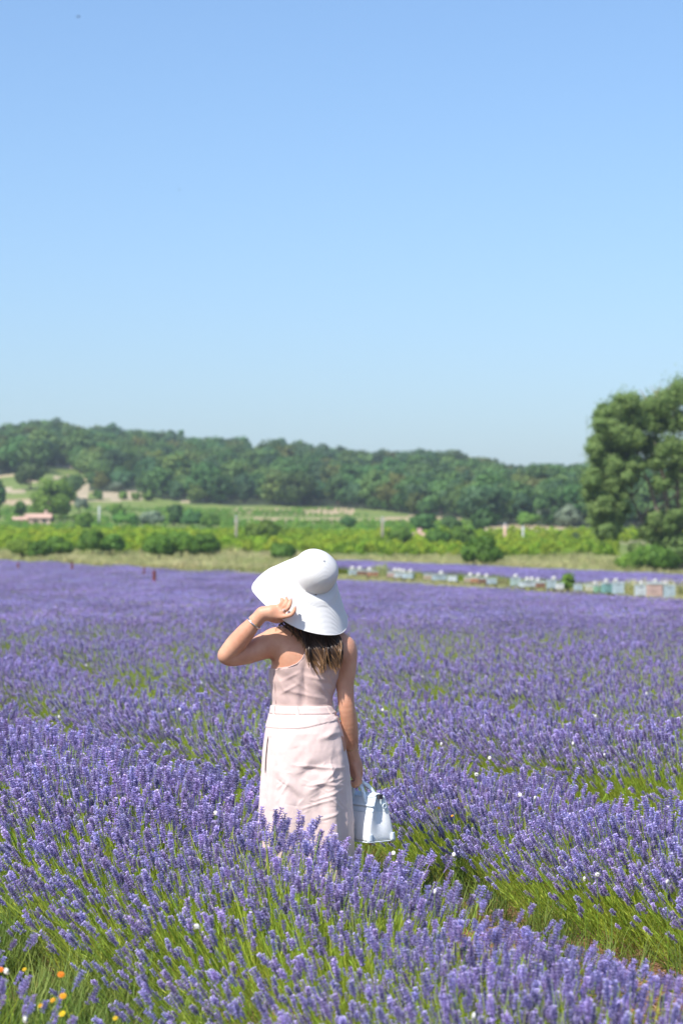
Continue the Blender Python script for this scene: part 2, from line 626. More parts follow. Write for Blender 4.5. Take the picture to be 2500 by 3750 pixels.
# ------------------------------------------------------------------ trees
def trunk_mb(h, r0, limbs, seed, spread=0.5, start=0.35):
    r = random.Random(seed)
    mb = MB()
    pts = [Vector((0, 0, -0.2))]
    for i in range(1, 6):
        pts.append(Vector((r.uniform(-.03, .03) * h, r.uniform(-.03, .03) * h, h * i / 5)))
    mb.tube(pts, [r0 * (1.25 - 0.2 * i) if i < 5 else r0 * 0.15 for i in range(6)], n=8)
    for k in range(limbs):
        t = start + (0.9 - start) * k / max(limbs - 1, 1)
        a = k * 2.4 + r.uniform(-.4, .4)
        p0 = Vector((0, 0, h * t))
        ln = h * spread * (1.1 - 0.6 * t)
        p1 = p0 + Vector((math.cos(a) * ln * .5, math.sin(a) * ln * .5, ln * .35))
        p2 = p0 + Vector((math.cos(a + .2) * ln, math.sin(a + .2) * ln, ln * .85))
        mb.tube([p0, p1, p2], [r0 * .5 * (1.1 - t), r0 * .3 * (1.1 - t), r0 * .08], n=6)
    return mb


def crown_mesh(name, seed, w, h, leaf, lobes, per, mat, base=0.18, lobe_r=0.36, lower=-0.75):
    r = np.random.default_rng(seed)
    hz = h * (1 - base) / 2
    v, f = crown_cloud(r, (w / 2 * 1.0, w / 2 * 1.0, hz * 1.04), lobes, per, leaf, (0, 0, h * base + hz), lobe_r, lower=lower)
    m = make_mesh(name, v, f)
    m.materials.append(mat)
    return m


TREE_N = 0
TREE_POS = []


def clear_before(x, y, reach):
    ok = np.ones(len(x), bool)
    for (tx, ty, w) in TREE_POS:
        ok &= ~((y < ty + .5) & (y > ty - reach) & (np.abs(x - tx * y / ty) < w * .5))
    return ok



def tree_at(name, label, px, py_top, py_base, wpx, mat, kind='tree', leaf=0.22, lobes=26, per=90, base=0.14, group=None, bark='bark_dark', y=None, lower=-0.75):
    global TREE_N
    TREE_N += 1
    p = hit(px, py_base, 60) if y is None else Vector((P(px, py_base, y).x, y, float(ground_h(P(px, py_base, y).x, y))))
    sc = p.y / FPX
    h = max((py_base - py_top) * sc, 0.6) if y is None else P(px, py_top, y).z - p.z
    w = wpx * sc
    TREE_POS.append((p.x, p.y, w))
    t = thing(name, label, kind, p, group, rz=random.uniform(0, 6.28))
    mb = trunk_mb(h * 0.8, max(0.035 * h, .05), 5, TREE_N, spread=0.35 * w / h)
    obj('trunk', mb.mesh('trunk', [M[bark]], True), t)
    obj('crown', crown_mesh('crown', 100 + TREE_N, w, h, leaf, lobes, per, mat, base, lower=lower), t)
    return t


# ------------------------------------------------------------------ wood on the hill (one mass)
def build_wood():
    r = np.random.default_rng(21)
    srcs = []
    for i in range(8):
        h = 8.6; w = r.uniform(7.2, 9.2)
        v, f = crown_cloud(np.random.default_rng(300 + i), (w / 2 * .85, w / 2 * .85, h * .42), 30, 46, 0.40, (0, 0, h * .46), 0.36, fill=0.6, lower=-1)
        mb = trunk_mb(h * .6, .2, 4, 40 + i)
        tv = np.array(mb.v); 
        quads = [q for q in mb.f if len(q) == 4]
        allv = np.concatenate([v, tv]); allf = np.concatenate([f, np.array(quads) + len(v)])
        m = make_mesh('wood_tree', allv, allf)
        m.materials.append(M[('leaf_oak', 'leaf_oak', 'leaf_oak2', 'leaf_oak3', 'leaf_oak', 'leaf_oak2', 'leaf_pine', 'leaf_oak3')[i]]); m.materials.append(M['bark_dark'])
        mi = np.zeros(len(m.polygons), np.int32); mi[len(f):] = 1
        m.polygons.foreach_set('material_index', mi)
        srcs.append(source(m))
    n = 100000
    y = 300 + (800 - 300) * np.sqrt(r.uniform(0.0, 1, n))
    s = r.uniform(-0.30, 0.30, n)
    x = s * y
    z = ground_h(x, y)
    px, py = project(x, y, z)
    ok = (py < wood_base(px) + 6 * (vnoise(px * .03, py * .03, 4) - .5)) & (y > 330)
    for (x0, x1, y0, y1) in CLEAR:
        ok &= ~((px > x0) & (px < x1) & (py > y0) & (py < y1 + 14))
    pts = np.stack([x, y, z], 1)[ok]
    # thin out to a natural spacing
    cell = {}
    keep = []
    for i, p in enumerate(pts):
        d = 4.3
        k = (int(p[0] // d), int(p[1] // d))
        clash = False
        for a in (-1, 0, 1):
            for b in (-1, 0, 1):
                for q in cell.get((k[0] + a, k[1] + b), ()):
                    if (q[0] - p[0]) ** 2 + (q[1] - p[1]) ** 2 < d * d:
                        clash = True
        if clash:
            continue
        cell.setdefault(k, []).append(p)
        keep.append(i)
    pts = pts[keep]
    k = len(pts)
    rots = np.zeros((k, 3)); rots[:, 2] = r.uniform(0, 6.28, k)
    sc = r.uniform(0.45, 1.0, k) * (0.85 + 0.3 * vnoise(pts[:, 0] * .03, pts[:, 1] * .03, 8))
    o = scatter('hillside_wood', pts, rots, np.stack([sc * r.uniform(.9, 1.15, k), sc, sc * r.uniform(.85, 1.1, k)], 1), r.integers(0, 8, k), srcs)
    tag(o, 'dense dark green wood covering the whole hillside behind the fields', 'woodland', kind='stuff')
    print('wood trees', k)


build_wood()


# ------------------------------------------------------------------ single trees and bushes between field and wood
tree_at('round_tree', 'big light green round tree standing alone below the hill at the left', 192, 1753, 1912, 168, M['leaf_light'], leaf=.3, lobes=34, per=110, base=.05)
tree_at('oak_tree', 'dark green oak above the lone light green tree, beside bare terraces', 112, 1697, 1795, 112, M['leaf_oak'], leaf=.4, lobes=24, per=70)
tree_at('oak_tree', 'dark oak directly right of the lone light green tree', 268, 1738, 1835, 100, M['leaf_oak'], leaf=.4, lobes=24, per=70)
tree_at('slender_tree', 'narrow dark tree cut off by the left edge of the picture', -6, 1752, 1902, 44, M['leaf_oak'], leaf=.3, lobes=20, per=70)
tree_at('oak_tree', 'small tree left of the lone light green tree, above the farmhouse', 78, 1838, 1900, 50, M['leaf_bush'], leaf=.25, lobes=16, per=60)
for (px, a, b, w, lab) in [
        (362, 1797, 1832, 44, 'small rounded shrub on the pale terrace, leftmost of four'),
        (452, 1800, 1830, 36, 'small rounded shrub on the pale terrace, second of four'),
        (498, 1802, 1832, 34, 'small rounded shrub on the pale terrace, third of four'),
        (544, 1800, 1836, 44, 'small rounded shrub on the pale terrace, rightmost of four')]:
    tree_at('terrace_shrub', lab, px, a, b, w, M['leaf_light'], 'shrub', leaf=.28, lobes=14, per=50, base=.02, group='shrubs on the pale terrace')
tree_at('olive_tree', 'grey green olive right of the lone tree, under the dark oak', 292, 1822, 1880, 62, M['leaf_silver'], leaf=.25, lobes=16, per=60)
tree_at('olive_tree', 'grey green olive on the terrace left of the wood edge', 425, 1768, 1805, 52, M['leaf_silver'], leaf=.3, lobes=16, per=60)
tree_at('field_tree', 'dark round tree by the vineyard, left of the feathery grey green bush', 430, 1846, 1900, 64, M['leaf_bush'], leaf=.25, lobes=20, per=60)
tree_at('field_tree', 'mid green bush in front of the dark round vineyard tree', 462, 1878, 1926, 104, M['leaf_light'], 'bush', leaf=.25, lobes=20, per=60, base=.02)
tree_at('field_tree', 'feathery grey green bush in the vineyard, left of the dark tree cluster', 555, 1872, 1925, 100, M['leaf_silver'], 'bush', leaf=.25, lobes=20, per=60, base=.02)
tree_at('field_tree', 'tallest dark tree of the cluster in the left vineyard', 636, 1846, 1930, 66, M['leaf_oak'], leaf=.25, lobes=22, per=70, base=.05)
tree_at('field_tree', 'dark tree in the middle of the cluster in the left vineyard', 700, 1872, 1930, 84, M['leaf_oak'], leaf=.25, lobes=22, per=70, base=.05)
tree_at('field_tree', 'low dark tree at the right end of the cluster in the left vineyard', 770, 1884, 1932, 84, M['leaf_bush'], leaf=.25, lobes=22, per=70, base=.05)
tree_at('field_tree', 'deep green bush below the lone tree, at the vineyard edge', 300, 1876, 1942, 86, M['leaf_bush'], 'bush', leaf=.22, lobes=24, per=80, base=.02)
tree_at('field_tree', 'green bush behind the dry grass, left of the hat', 962, 1914, 1982, 150, M['leaf_bush'], 'bush', leaf=.22, lobes=26, per=80, base=.02)
tree_at('field_tree', 'dark small tree on the tan field strip, right of the hat', 1274, 1893, 1938, 56, M['leaf_oak'], leaf=.25, lobes=16, per=60, base=.05)
tree_at('field_tree', 'brownish green bush left of the pink shed', 1462, 1938, 1992, 110, M['leaf_bush'], 'bush', leaf=.22, lobes=22, per=70, base=.02)
tree_at('field_tree', 'dark round tree above the pink shed', 1552, 1884, 1954, 100, M['leaf_oak'], leaf=.25, lobes=24, per=80, base=.05)
tree_at('field_tree', 'dark round tree right of and above the pink shed', 1650, 1893, 1950, 78, M['leaf_oak'], leaf=.25, lobes=20, per=70, base=.05)
tree_at('field_tree', 'mid green bush right of the pink shed', 1600, 1942, 1996, 90, M['leaf_light'], 'bush', leaf=.22, lobes=22, per=70, base=.02)
tree_at('field_tree', 'mid green hedge bush between pink shed and brown post', 1690, 1935, 1996, 130, M['leaf_bush'], 'bush', leaf=.22, lobes=24, per=70, base=.02)
tree_at('wood_edge_tree', 'dark tree at the wood edge left of the brown post', 1770, 1868, 1952, 96, M['leaf_oak'], leaf=.28, lobes=24, per=80, base=.05)
tree_at('wood_edge_tree', 'light green round tree at the wood edge beside the silvery trees', 1930, 1878, 1930, 84, M['leaf_light'], leaf=.28, lobes=22, per=70, base=.05)
tree_at('silver_tree', 'silvery grey tree at the wood edge, left of the silvery pair', 2004, 1836, 1926, 110, M['leaf_silver'], leaf=.3, lobes=26, per=80, base=.05)
tree_at('silver_tree', 'silvery grey tree at the wood edge, right of the silvery pair', 2078, 1848, 1932, 90, M['leaf_silver'], leaf=.3, lobes=24, per=80, base=.05)
tree_at('field_tree', 'small dark bush in the pale field', 2110, 1952, 1988, 48, M['leaf_oak'], 'bush', leaf=.2, lobes=14, per=60, base=.02)
tree_at('skyline_cypress', 'thin dark cypress poking above the skyline at the left', 664, 1558, 1625, 13, M['leaf_oak'], leaf=.35, lobes=14, per=40, base=.02, y=752)
# bushes at the far edge of the lavender
BUSH = [
    (80, 1974, 2052, 110, 'bright green bush, leftmost behind the lavender'), (148, 1985, 2054, 90, 'yellow green low bush between the two leftmost bushes'),
    (214, 1966, 2048, 96, 'dark green bush, second tall one behind the lavender at the left'),
    (340, 1944, 2036, 110, 'green bush behind the dry grass, below the deep green vineyard bush'), (410, 1952, 2038, 92, 'dark bush joined to the right side of the middle left bush'),
    (585, 1958, 2056, 130, 'left half of the widest bush behind the left lavender'), (665, 1944, 2056, 140, 'tallest middle part of the widest bush behind the left lavender'),
    (752, 1956, 2058, 110, 'dark right end of the widest bush behind the left lavender'),
    (1035, 1990, 2062, 92, 'green bush directly behind the hat brim'),
    (1757, 1964, 2092, 178, 'lone dark green round bush at the lavender edge right of the hat'),
    (2395, 2002, 2106, 180, 'large green bush under the big tree at the right'), (2310, 2030, 2104, 110, 'smaller green bush left of the one under the big tree'),
    (2482, 1950, 2100, 120, 'yellowish bush at the foot of the big tree, right picture edge'),
]
for i, (px, a, b, w, lab) in enumerate(BUSH):
    tree_at('hedge_bush', lab, px, a, b, w, M['leaf_poplar'] if i == 12 else M['leaf_bush'], 'bush', leaf=.13, lobes=34, per=120, base=.0, lower=-.3)
tree_at('young_shrub', 'feathery green shrub growing among the beehives', 2078, 2098, 2168, 62, M['leaf_bush'], 'shrub', leaf=.06, lobes=20, per=50, base=.0)


# ------------------------------------------------------------------ the big tree at the right
def build_big_tree():
    base = hit(2455, 2098, 60)
    base.z -= 0.1
    sc = base.y / FPX
    t = thing('big_tree', 'tall spreading tree with pale forked trunks at the right edge', 'tree', base)
    r = random.Random(5)
    def W(px, py, dy=0.0):
        q = P(px, py, base.y + dy)
        return q - base
    stems = [
        [(2455, 2100), (2430, 1980), (2405, 1870), (2370, 1760), (2330, 1670)],
        [(2460, 2100), (2462, 1960), (2440, 1840), (2420, 1720), (2395, 1580), (2380, 1480)],
        [(2475, 2100), (2485, 1950), (2480, 1800), (2470, 1640), (2465, 1500)],
        [(2480, 2100), (2520, 1960), (2550, 1800), (2580, 1640), (2590, 1520)],
        [(2440, 2100), (2395, 2000), (2345, 1900), (2310, 1820)],
        [(2470, 2100), (2560, 1980), (2640, 1850), (2690, 1760)],
    ]
    for i, st in enumerate(stems):
        mb = MB()
        pts = [W(a, b, (i - 2) * .35 * k / 3) for k, (a, b) in enumerate(st)]
        n = len(pts)
        mb.tube(pts, [.24 * (1 - .82 * k / (n - 1)) for k in range(n)], n=8)
        for k in range(1, n):
            for j in range(3):
                a = r.uniform(0, 6.28); ln = r.uniform(.8, 1.9)
                p0 = pts[k]
                p1 = p0 + Vector((math.cos(a) * ln * .5, math.sin(a) * ln * .5, ln * .4))
                p2 = p0 + Vector((math.cos(a) * ln, math.sin(a) * ln, ln * .95))
                mb.tube([p0, p1, p2], [.07, .045, .012], n=6)
        obj('trunk', mb.mesh('trunk', [M['bark']], True), t)
    # crown: clumps of leaves placed through its volume, with holes
    clumps = [  # px, py, radius px
        (2490, 1432, 62), (2430, 1470, 58), (2540, 1450, 70), (2380, 1490, 44), (2300, 1478, 50), (2262, 1500, 44), (2220, 1512, 40), (2340, 1530, 60),
        (2400, 1550, 62), (2470, 1540, 66), (2545, 1550, 70), (2205, 1560, 44), (2260, 1570, 56), (2200, 1618, 42), (2180, 1650, 38), (2245, 1640, 52),
        (2310, 1610, 52), (2370, 1630, 50), (2440, 1640, 52), (2510, 1650, 60), (2580, 1640, 60), (2195, 1690, 36), (2290, 1660, 40), (2400, 1690, 42), (2480, 1720, 52),
        (2550, 1740, 60), (2190, 1745, 52), (2160, 1765, 38), (2235, 1760, 46), (2170, 1810, 42), (2215, 1830, 52), (2260, 1800, 40), (2200, 1870, 46), (2240, 1890, 48),
        (2185, 1905, 34), (2230, 1940, 40), (2205, 1950, 32), (2420, 1775, 34), (2300, 1750, 34), (2540, 1830, 52), (2600, 1750, 70), (2620, 1850, 60), (2640, 1600, 70), (2600, 1500, 60),
        (2400, 1900, 40), (2440, 1920, 42), (2480, 1890, 34), (2370, 1950, 36), (2430, 1990, 44), (2500, 1980, 40), (2340, 2020, 36), (2390, 2040, 40), (2560, 1940, 55), (2320, 1545, 40), (2250, 1700, 44), (2335, 1700, 38), (2290, 1480, 46), (2270, 1860, 40)]
    rg = np.random.default_rng(77)
    V, Fc, off = [], [], 0
    for (px, py, rp) in clumps:
        for depth in range(4):
            c = W(px + rg.uniform(-10, 10), py + rg.uniform(-8, 8), rg.uniform(-2.6, 2.6) * (1 if py < 1950 else .5))
            rad = rp * sc * rg.uniform(.8, 1.1)
            v, f = crown_cloud(rg, (rad, rad, rad * .85), 12, 74, .085, (c.x, c.y, c.z), .52, fill=.25, lower=-1)
            V.append(v); Fc.append(f + off); off += len(v)
    # looser sprays between the clumps and along the ragged outline
    C = []
    for (px, py, rp) in clumps:
        n = 210
        c = np.array(W(px, py, 0)); d = rg.normal(size=(n, 3)); d /= np.linalg.norm(d, axis=1, keepdims=True)
        C.append(c + d * (rp * sc * rg.uniform(.5, 1.65, n) ** 1.0)[:, None] * np.array([1, 1.6, 1]))
    C = np.concatenate(C)
    v, f = leaf_quads(C, rg.normal(size=C.shape) + np.array([-.3, -.4, .5]), .085, rg)
    V.append(v); Fc.append(f + off)
    m = make_mesh('crown', np.concatenate(V), np.concatenate(Fc))
    m.materials.append(M['leaf_poplar'])
    obj('crown', m, t)


build_big_tree()


# ------------------------------------------------------------------ vineyards
def build_vines():
    r = np.random.default_rng(31)
    def clumps(mat, n=4):
        out = []
        for i in range(n):
            v, f = crown_cloud(np.random.default_rng(500 + i), (.62, .42, .5), 10, 26, .10, (0, 0, .75), .42, fill=.5, lower=-1)
            m = make_mesh('vine', v, f)
            m.materials.append(mat)
            out.append(source(m))
        return out
    def field(name, label, y0, y1, gap, mat, step, keep, tilt=0.0, hs=(0.8, 1.1)):
        pts = []
        for y in np.arange(y0, y1, gap):
            x = np.arange(-.28 * y, .28 * y, step)
            x = x + r.uniform(-.25, .25, len(x))
            yy = y + tilt * x + r.uniform(-.15, .15, len(x))
            pts.append(np.stack([x, yy, ground_h(x, yy)], 1))
        pts = np.concatenate(pts)
        px, py = project(pts[:, 0], pts[:, 1], pts[:, 2])
        pts = pts[keep(px, py, pts) & clear_before(pts[:, 0], pts[:, 1], 34)]
        k = len(pts)
        rots = np.zeros((k, 3)); rots[:, 2] = r.uniform(-.3, .3, k) + math.pi * r.integers(0, 2, k)
        sc = r.uniform(*hs, k) * (.8 + .4 * vnoise(pts[:, 0] * .1, pts[:, 1] * .3, 12))
        o = scatter(name, pts, rots, sc, r.integers(0, 4, k), clumps(mat))
        tag(o, label, 'vineyard', kind='stuff')
    field('vineyard_near', 'bright yellow green vineyard just beyond the lavender and hedge bushes', 189, 262, 2.6, M['leaf_vine'], .8,
          lambda px, py, p: np.ones(len(px), bool) & ~((px > 2250) & (py > 1995)))
    field('vineyard_far', 'green vineyard rows below the hill', 266, 372, 3.4, M['leaf_vine_far'], .9,
          lambda px, py, p: ((py > 1916) | (px < 860)) & ~((px > 1760) & (py < 1996)), tilt=.04, hs=(.5, .75))
    field('vineyard_upper', 'narrow strip of green vines along the foot of the wood', 376, 440, 3.4, M['leaf_vine_far'], 1.0,
          lambda px, py, p: (py > wood_base(px) + 10) & ~((py < 1916) & (py > 1893) & (px > 850)) & (px < 1500) & (vnoise(px * .004, py * .06, 3) > .35), tilt=-.02, hs=(.4, .65))


build_vines()


# ------------------------------------------------------------------ grass at the edge of the field
def tuft_mesh(seed, n, h, spread, wdt, mat, name='tuft'):
    r = np.random.default_rng(seed)
    V, F = [], []
    for i in range(n):
        a = r.uniform(0, 6.28); l = h * r.uniform(.5, 1.1); s = spread * r.uniform(.1, 1)
        b = np.array([math.cos(a), math.sin(a), 0]) * s * .3
        d = np.array([math.cos(a + r.uniform(-.8, .8)), math.sin(a + r.uniform(-.8, .8)), 0])
        w = np.array([-d[1], d[0], 0]) * wdt
        m1 = b + d * s * .35 + np.array([0, 0, l * .6]); t = b + d * s + np.array([0, 0, l])
        o = len(V)
        V += [b - w, b + w, m1 + w * .8, m1 - w * .8, t + w * .2, t - w * .2]
        F += [(o, o + 1, o + 2, o + 3), (o + 3, o + 2, o + 4, o + 5)]
    m = make_mesh(name, np.array(V), np.array(F))
    m.materials.append(mat)
    return m


def build_grass():
    r = np.random.default_rng(41)
    srcs = [source(tuft_mesh(600 + i, 34, .75, .45, .012, M['dry_grass'])) for i in range(5)]
    n = 36000
    s = r.uniform(-.25, .25, n)
    y = r.uniform(64, 192, n)
    x = s * y
    e = field_edge(s); hl = hive_line(s)
    px = 1250 + FPX * s
    strip = (y > hl + 8) & (y < hl + np.interp(px, [0, 600, 900, 1300, 2500], [9, 9, 12, 26, 34])) & (px > 1160)
    ok = (y > e + .5) & ~strip
    ok &= vnoise(x * .15, y * .15, 6) > .22
    ok &= clear_before(x, y, 9) | (r.uniform(size=n) < .45)
    x, y = x[ok], y[ok]
    z = ground_h(x, y)
    k = len(x)
    rots = np.zeros((k, 3)); rots[:, 2] = r.uniform(0, 6.28, k)
    sc = r.uniform(.4, .85, k) * (.4 + 1.1 * vnoise(x * .22, y * .1, 15) ** 1.3)
    sc = np.where(y < hive_line(x / y) + 5, sc * .35, sc)
    o = scatter('meadow_grass', np.stack([x, y, z], 1), rots, np.stack([sc * 1.3, sc * 1.3, sc], 1), r.integers(0, 5, k), srcs)
    tag(o, 'straw coloured and green meadow grass along the far edge of the lavender', 'grass', kind='stuff')


build_grass()


# ------------------------------------------------------------------ lavender
ROW_D = np.array([-0.3157, 0.9489])         # direction the rows run
ROW_N = np.array([0.9489, 0.3157])          # across the rows, away from the camera
ROW_P0, ROW_GAP = 2.68, 2.0
PERSON = np.array([-0.125, 10.86])


def spike_geo(r, stem_len, detail=2):
    """stem curve + flower spike. returns (stem v,f), (calyx v,f), (petal v,f)"""
    bend = r.normal(size=2) * .035
    def pt(t):
        return np.array([bend[0] * t * t, bend[1] * t * t, stem_len * t])
    n = 5
    sv, sf = [], []
    for i in range(n):
        t = i / (n - 1)
        c = pt(t); rad = .0019 * (1.1 - .45 * t)
        for k in range(3):
            a = 2.094 * k
            sv.append(c + np.array([math.cos(a), math.sin(a), 0]) * rad)
    for i in range(n - 1):
        for k in range(3):
            sf.append((i * 3 + k, i * 3 + (k + 1) % 3, (i + 1) * 3 + (k + 1) % 3, (i + 1) * 3 + k))
    # narrow leaves low on the stem
    for i in range(9):
        t = r.uniform(.05, .55); c = pt(t); a = r.uniform(0, 6.28); l = r.uniform(.03, .055)
        d = np.array([math.cos(a), math.sin(a), 0]); w = np.array([-d[1], d[0], 0]) * .0024
        o = len(sv)
        tip = c + d * l * .55 + np.array([0, 0, l * .85]); mid = c + d * l * .32 + np.array([0, 0, l * .4])
        sv += [c - w * .5, c + w * .5, mid + w, tip, mid - w]
        sf += [(o, o + 1, o + 2, o + 4), (o + 4, o + 2, o + 3, o + 3)]
    sf = [tuple(dict.fromkeys(q)) for q in sf]
    cv, cf, pv, pf = [], [], [], []
    top = pt(1.0)
    ax = (pt(1.0) - pt(.93)); ax /= np.linalg.norm(ax)
    u = np.cross(ax, [0.3, 1, 0]); u /= np.linalg.norm(u); w_ = np.cross(ax, u)
    L = r.uniform(.030, .056)
    nw = 6 if detail == 2 else 4
    for off in (-L * .66, L * .8):                 # the axis that carries the whorls
        for k in range(3):
            cv.append(top + ax * off + (u * math.cos(2.094 * k) + w_ * math.sin(2.094 * k)) * .0026)
    cf += [(0, 1, 4, 3), (1, 2, 5, 4), (2, 0, 3, 5)]
    levels = [(-L * .62, .75)] if r.uniform() < .6 else []
    levels += [(L * (i / (nw - 1) - .22), 1.0 - .5 * abs(i / (nw - 1) - .35)) for i in range(nw)]
    for (off, sc) in levels:
        c = top + ax * off
        nf = r.integers(6, 8) if detail == 2 else 4
        a0 = r.uniform(0, 6.28)
        for k in range(nf):
            a = a0 + 6.283 * k / nf + r.uniform(-.25, .25)
            d = u * math.cos(a) + w_ * math.sin(a)
            dirv = d * .9 + ax * r.uniform(.15, .8); dirv /= np.linalg.norm(dirv)
            ln = (.0095 if detail == 2 else .014) * sc * r.uniform(.8, 1.2); wd = (.0026 if detail == 2 else .0052) * sc
            s1 = np.cross(dirv, ax); s1 /= np.linalg.norm(s1); s2 = np.cross(dirv, s1)
            b = c + d * .002
            o = len(cv)
            m = b + dirv * ln * .6
            cv += [b, m + s1 * wd, m + s2 * wd, m - s1 * wd, m - s2 * wd, b + dirv * ln]
            cf += [(o, o + 1, o + 2), (o, o + 2, o + 3), (o, o + 3, o + 4), (o, o + 4, o + 1), (o + 5, o + 2, o + 1), (o + 5, o + 3, o + 2), (o + 5, o + 4, o + 3), (o + 5, o + 1, o + 4)]
            if r.uniform() < .8:
                o = len(pv)
                e = b + dirv * ln * .95
                q = .0053 * r.uniform(.6, 1.3) * (1 if detail == 2 else 1.6)
                up = ax * .6 + d * .5
                pv += [e, e + s1 * q + dirv * q * .5, e + up * q * 1.2, e - s1 * q + dirv * q * .5, e - up * q * .5 + dirv * q * .9]
                pf += [(o, o + 1, o + 2), (o, o + 2, o + 3), (o, o + 3, o + 4), (o, o + 4, o + 1)]
    return (sv, sf), (cv, cf), (pv, pf)


NSPK = 8
STEM_SRC, SPIKE_SRC, SPIKE_MESH = [], [], []
for i in range(NSPK):
    r_ = np.random.default_rng(900 + i)
    (sv, sf), (cv, cf), (pv, pf) = spike_geo(r_, .5)
    m = make_mesh('lavender_stem', sv, sf)
    m.materials.append(M['stem'])
    STEM_SRC.append(source(m))
    m = make_mesh('flower_spike', list(cv) + list(pv), list(cf) + [tuple(j + len(cv) for j in q) for q in pf])
    m.materials.append(M['calyx']); m.materials.append(M['petal'])
    mi = np.zeros(len(m.polygons), np.int32); mi[len(cf):] = 1
    m.polygons.foreach_set('material_index', mi)
    SPIKE_MESH.append(m)
    SPIKE_SRC.append(source(m))


def plant_mesh(seed, n=120):
    """a whole lavender plant for the far field"""
    r = np.random.default_rng(seed)
    V, F, MI = [], [], []
    for i in range(n):
        (sv, sf), (cv, cf), (pv, pf) = spike_geo(r, r.uniform(.36, .52), 1)
        rad = math.sqrt(r.uniform(0, 1)) * .36; a = r.uniform(0, 6.28)
        b = np.array([rad * math.cos(a), rad * math.sin(a), 0])
        d = np.array([b[0] / .36 * .6 + r.normal() * .12, b[1] / .36 * .6 + r.normal() * .12, 1.0]); d /= np.linalg.norm(d)
        x = np.cross([0, 1, 0], d); x /= np.linalg.norm(x); y = np.cross(d, x)
        Mx = np.stack([x, y, d], 1)
        sv = np.asarray(sv[:15]); mid = sv.reshape(5, 3, 3).mean(1, keepdims=True)
        sv = (mid + (sv.reshape(5, 3, 3) - mid) * 2.2).reshape(15, 3)
        if r.uniform() < .2:
            cv, cf, pv, pf = [], [], [], []
        for (vv, ff, mi) in ((sv, [q for q in sf if max(q) < 15], 0), (cv, cf, 1), (pv, pf, 2)):
            if not len(vv):
                continue
            o = len(V)
            V.extend(list(np.asarray(vv, float) @ Mx.T + b))
            F.extend([tuple(j + o for j in q) for q in ff]); MI.extend([mi] * len(ff))
    m = make_mesh('lavender_plant', V, F)
    for k in ('stem', 'calyx', 'petal'):
        m.materials.append(M[k])
    m.polygons.foreach_set('material_index', np.array(MI, np.int32))
    return m


def green_patch(x, y):
    return vnoise(x * .9, y * .55, 17) * .6 + vnoise(x * 2.3, y * 1.7, 18) * .4


NEAR_Y = 42.0
ROW_LABEL = {
    -1: 'lavender clump closest to the camera, in the bottom left corner',
    0: 'broad lavender row across the foreground, in front of the woman',
    1: 'lavender row directly behind the woman and her handbag',
    2: 'second lavender row behind the woman, past the green gap',
    3: 'third lavender row behind the woman',
    4: 'fourth lavender row behind the woman',
    5: 'fifth lavender row behind the woman',
}
LAST_ROW = 5


def row_plants(k, y0, y1, r, step=.42):
    p = ROW_P0 + ROW_GAP * k
    out = []
    # t = distance along the row; point = N*p + D*t
    t = (y0 - ROW_N[1] * p) / ROW_D[1]
    t1 = (y1 - ROW_N[1] * p) / ROW_D[1]
    while t < t1:
        w = .10 * (vnoise(t * .4, k * 7.0, 23) - .5)
        c = ROW_N * (p + w) + ROW_D * t
        if abs(c[0]) < .20 * c[1] + 1.6:
            out.append(c)
        t += step * r.uniform(.8, 1.2)
    return np.array(out).reshape(-1, 2)


def row_stems(k, y0, y1, r, per=250):
    C = row_plants(k, y0, y1, r)
    B, D, S = [], [], []
    for c in C:
        size = r.uniform(.80, 1.12)
        n = int(per * r.uniform(.6, 1.15) * (1.7 if k == 0 else 1.25 if k in (-1, 1) else 1))
        rad = np.sqrt(r.uniform(0, 1, n)); a = r.uniform(0, 6.283, n)
        lu = rad * np.cos(a); lv = rad * np.sin(a)                    # across, along
        bu, bv = lu * .38 * size, lv * .30
        if k == 0:
            bu = np.where(bu < 0, bu * 2.25, bu * (1.12 if c[0] < .3 else .9))
            size = size * (1.08 if c[1] > 8.6 and c[0] < .3 else .96)
        elif k == 1:
            bu = np.where(bu < 0, bu * 1.25, bu)
        elif k == -1:
            bu = bu * 1.6
        elif k >= 2:
            bu = bu * r.uniform(1.1, 1.5)
        du = np.where(lu > 0, lu * .55, lu * .88) + r.normal(size=n) * .17 - .06
        dv = lv * .45 + r.normal(size=n) * .17 - .02
        b = c[None, :] + bu[:, None] * ROW_N + bv[:, None] * ROW_D
        d2 = du[:, None] * ROW_N + dv[:, None] * ROW_D
        B.append(b); D.append(np.concatenate([d2, np.ones((n, 1))], 1))
        S.append(size * r.uniform(.62, 1.12, n) * (1.02 - .10 * rad ** 2))
    if not B:
        return None
    B = np.concatenate(B); D = np.concatenate(D); S = np.concatenate(S)
    S = S * np.where(B[:, 1] < 8.2, .88, 1.0)
    tip = B + .5 * S[:, None] * D[:, :2] / np.linalg.norm(D, axis=1, keepdims=True)
    ok = np.ones(len(B), bool)
    for q in (B, tip, (B + tip) / 2):                                 # keep clear of the woman and her bag
        e = ((q[:, 0] - PERSON[0]) / .25) ** 2 + ((q[:, 1] - PERSON[1]) / .20) ** 2
        ok &= e > 1
        e = ((q[:, 0] - .11) / .15) ** 2 + ((q[:, 1] - 10.97) / .14) ** 2
        ok &= e > 1
    tz = .47 * S
    px, py = project(tip[:, 0], tip[:, 1], tz)
    bag = (px > 1275) & (px < 1455) & (py < 3150 - .15 * (px - 1275)) & (B[:, 1] < 11.0)
    ok &= ~bag | (r.uniform(size=len(B)) < .03)
    return B[ok], D[ok], S[ok], tip[ok]


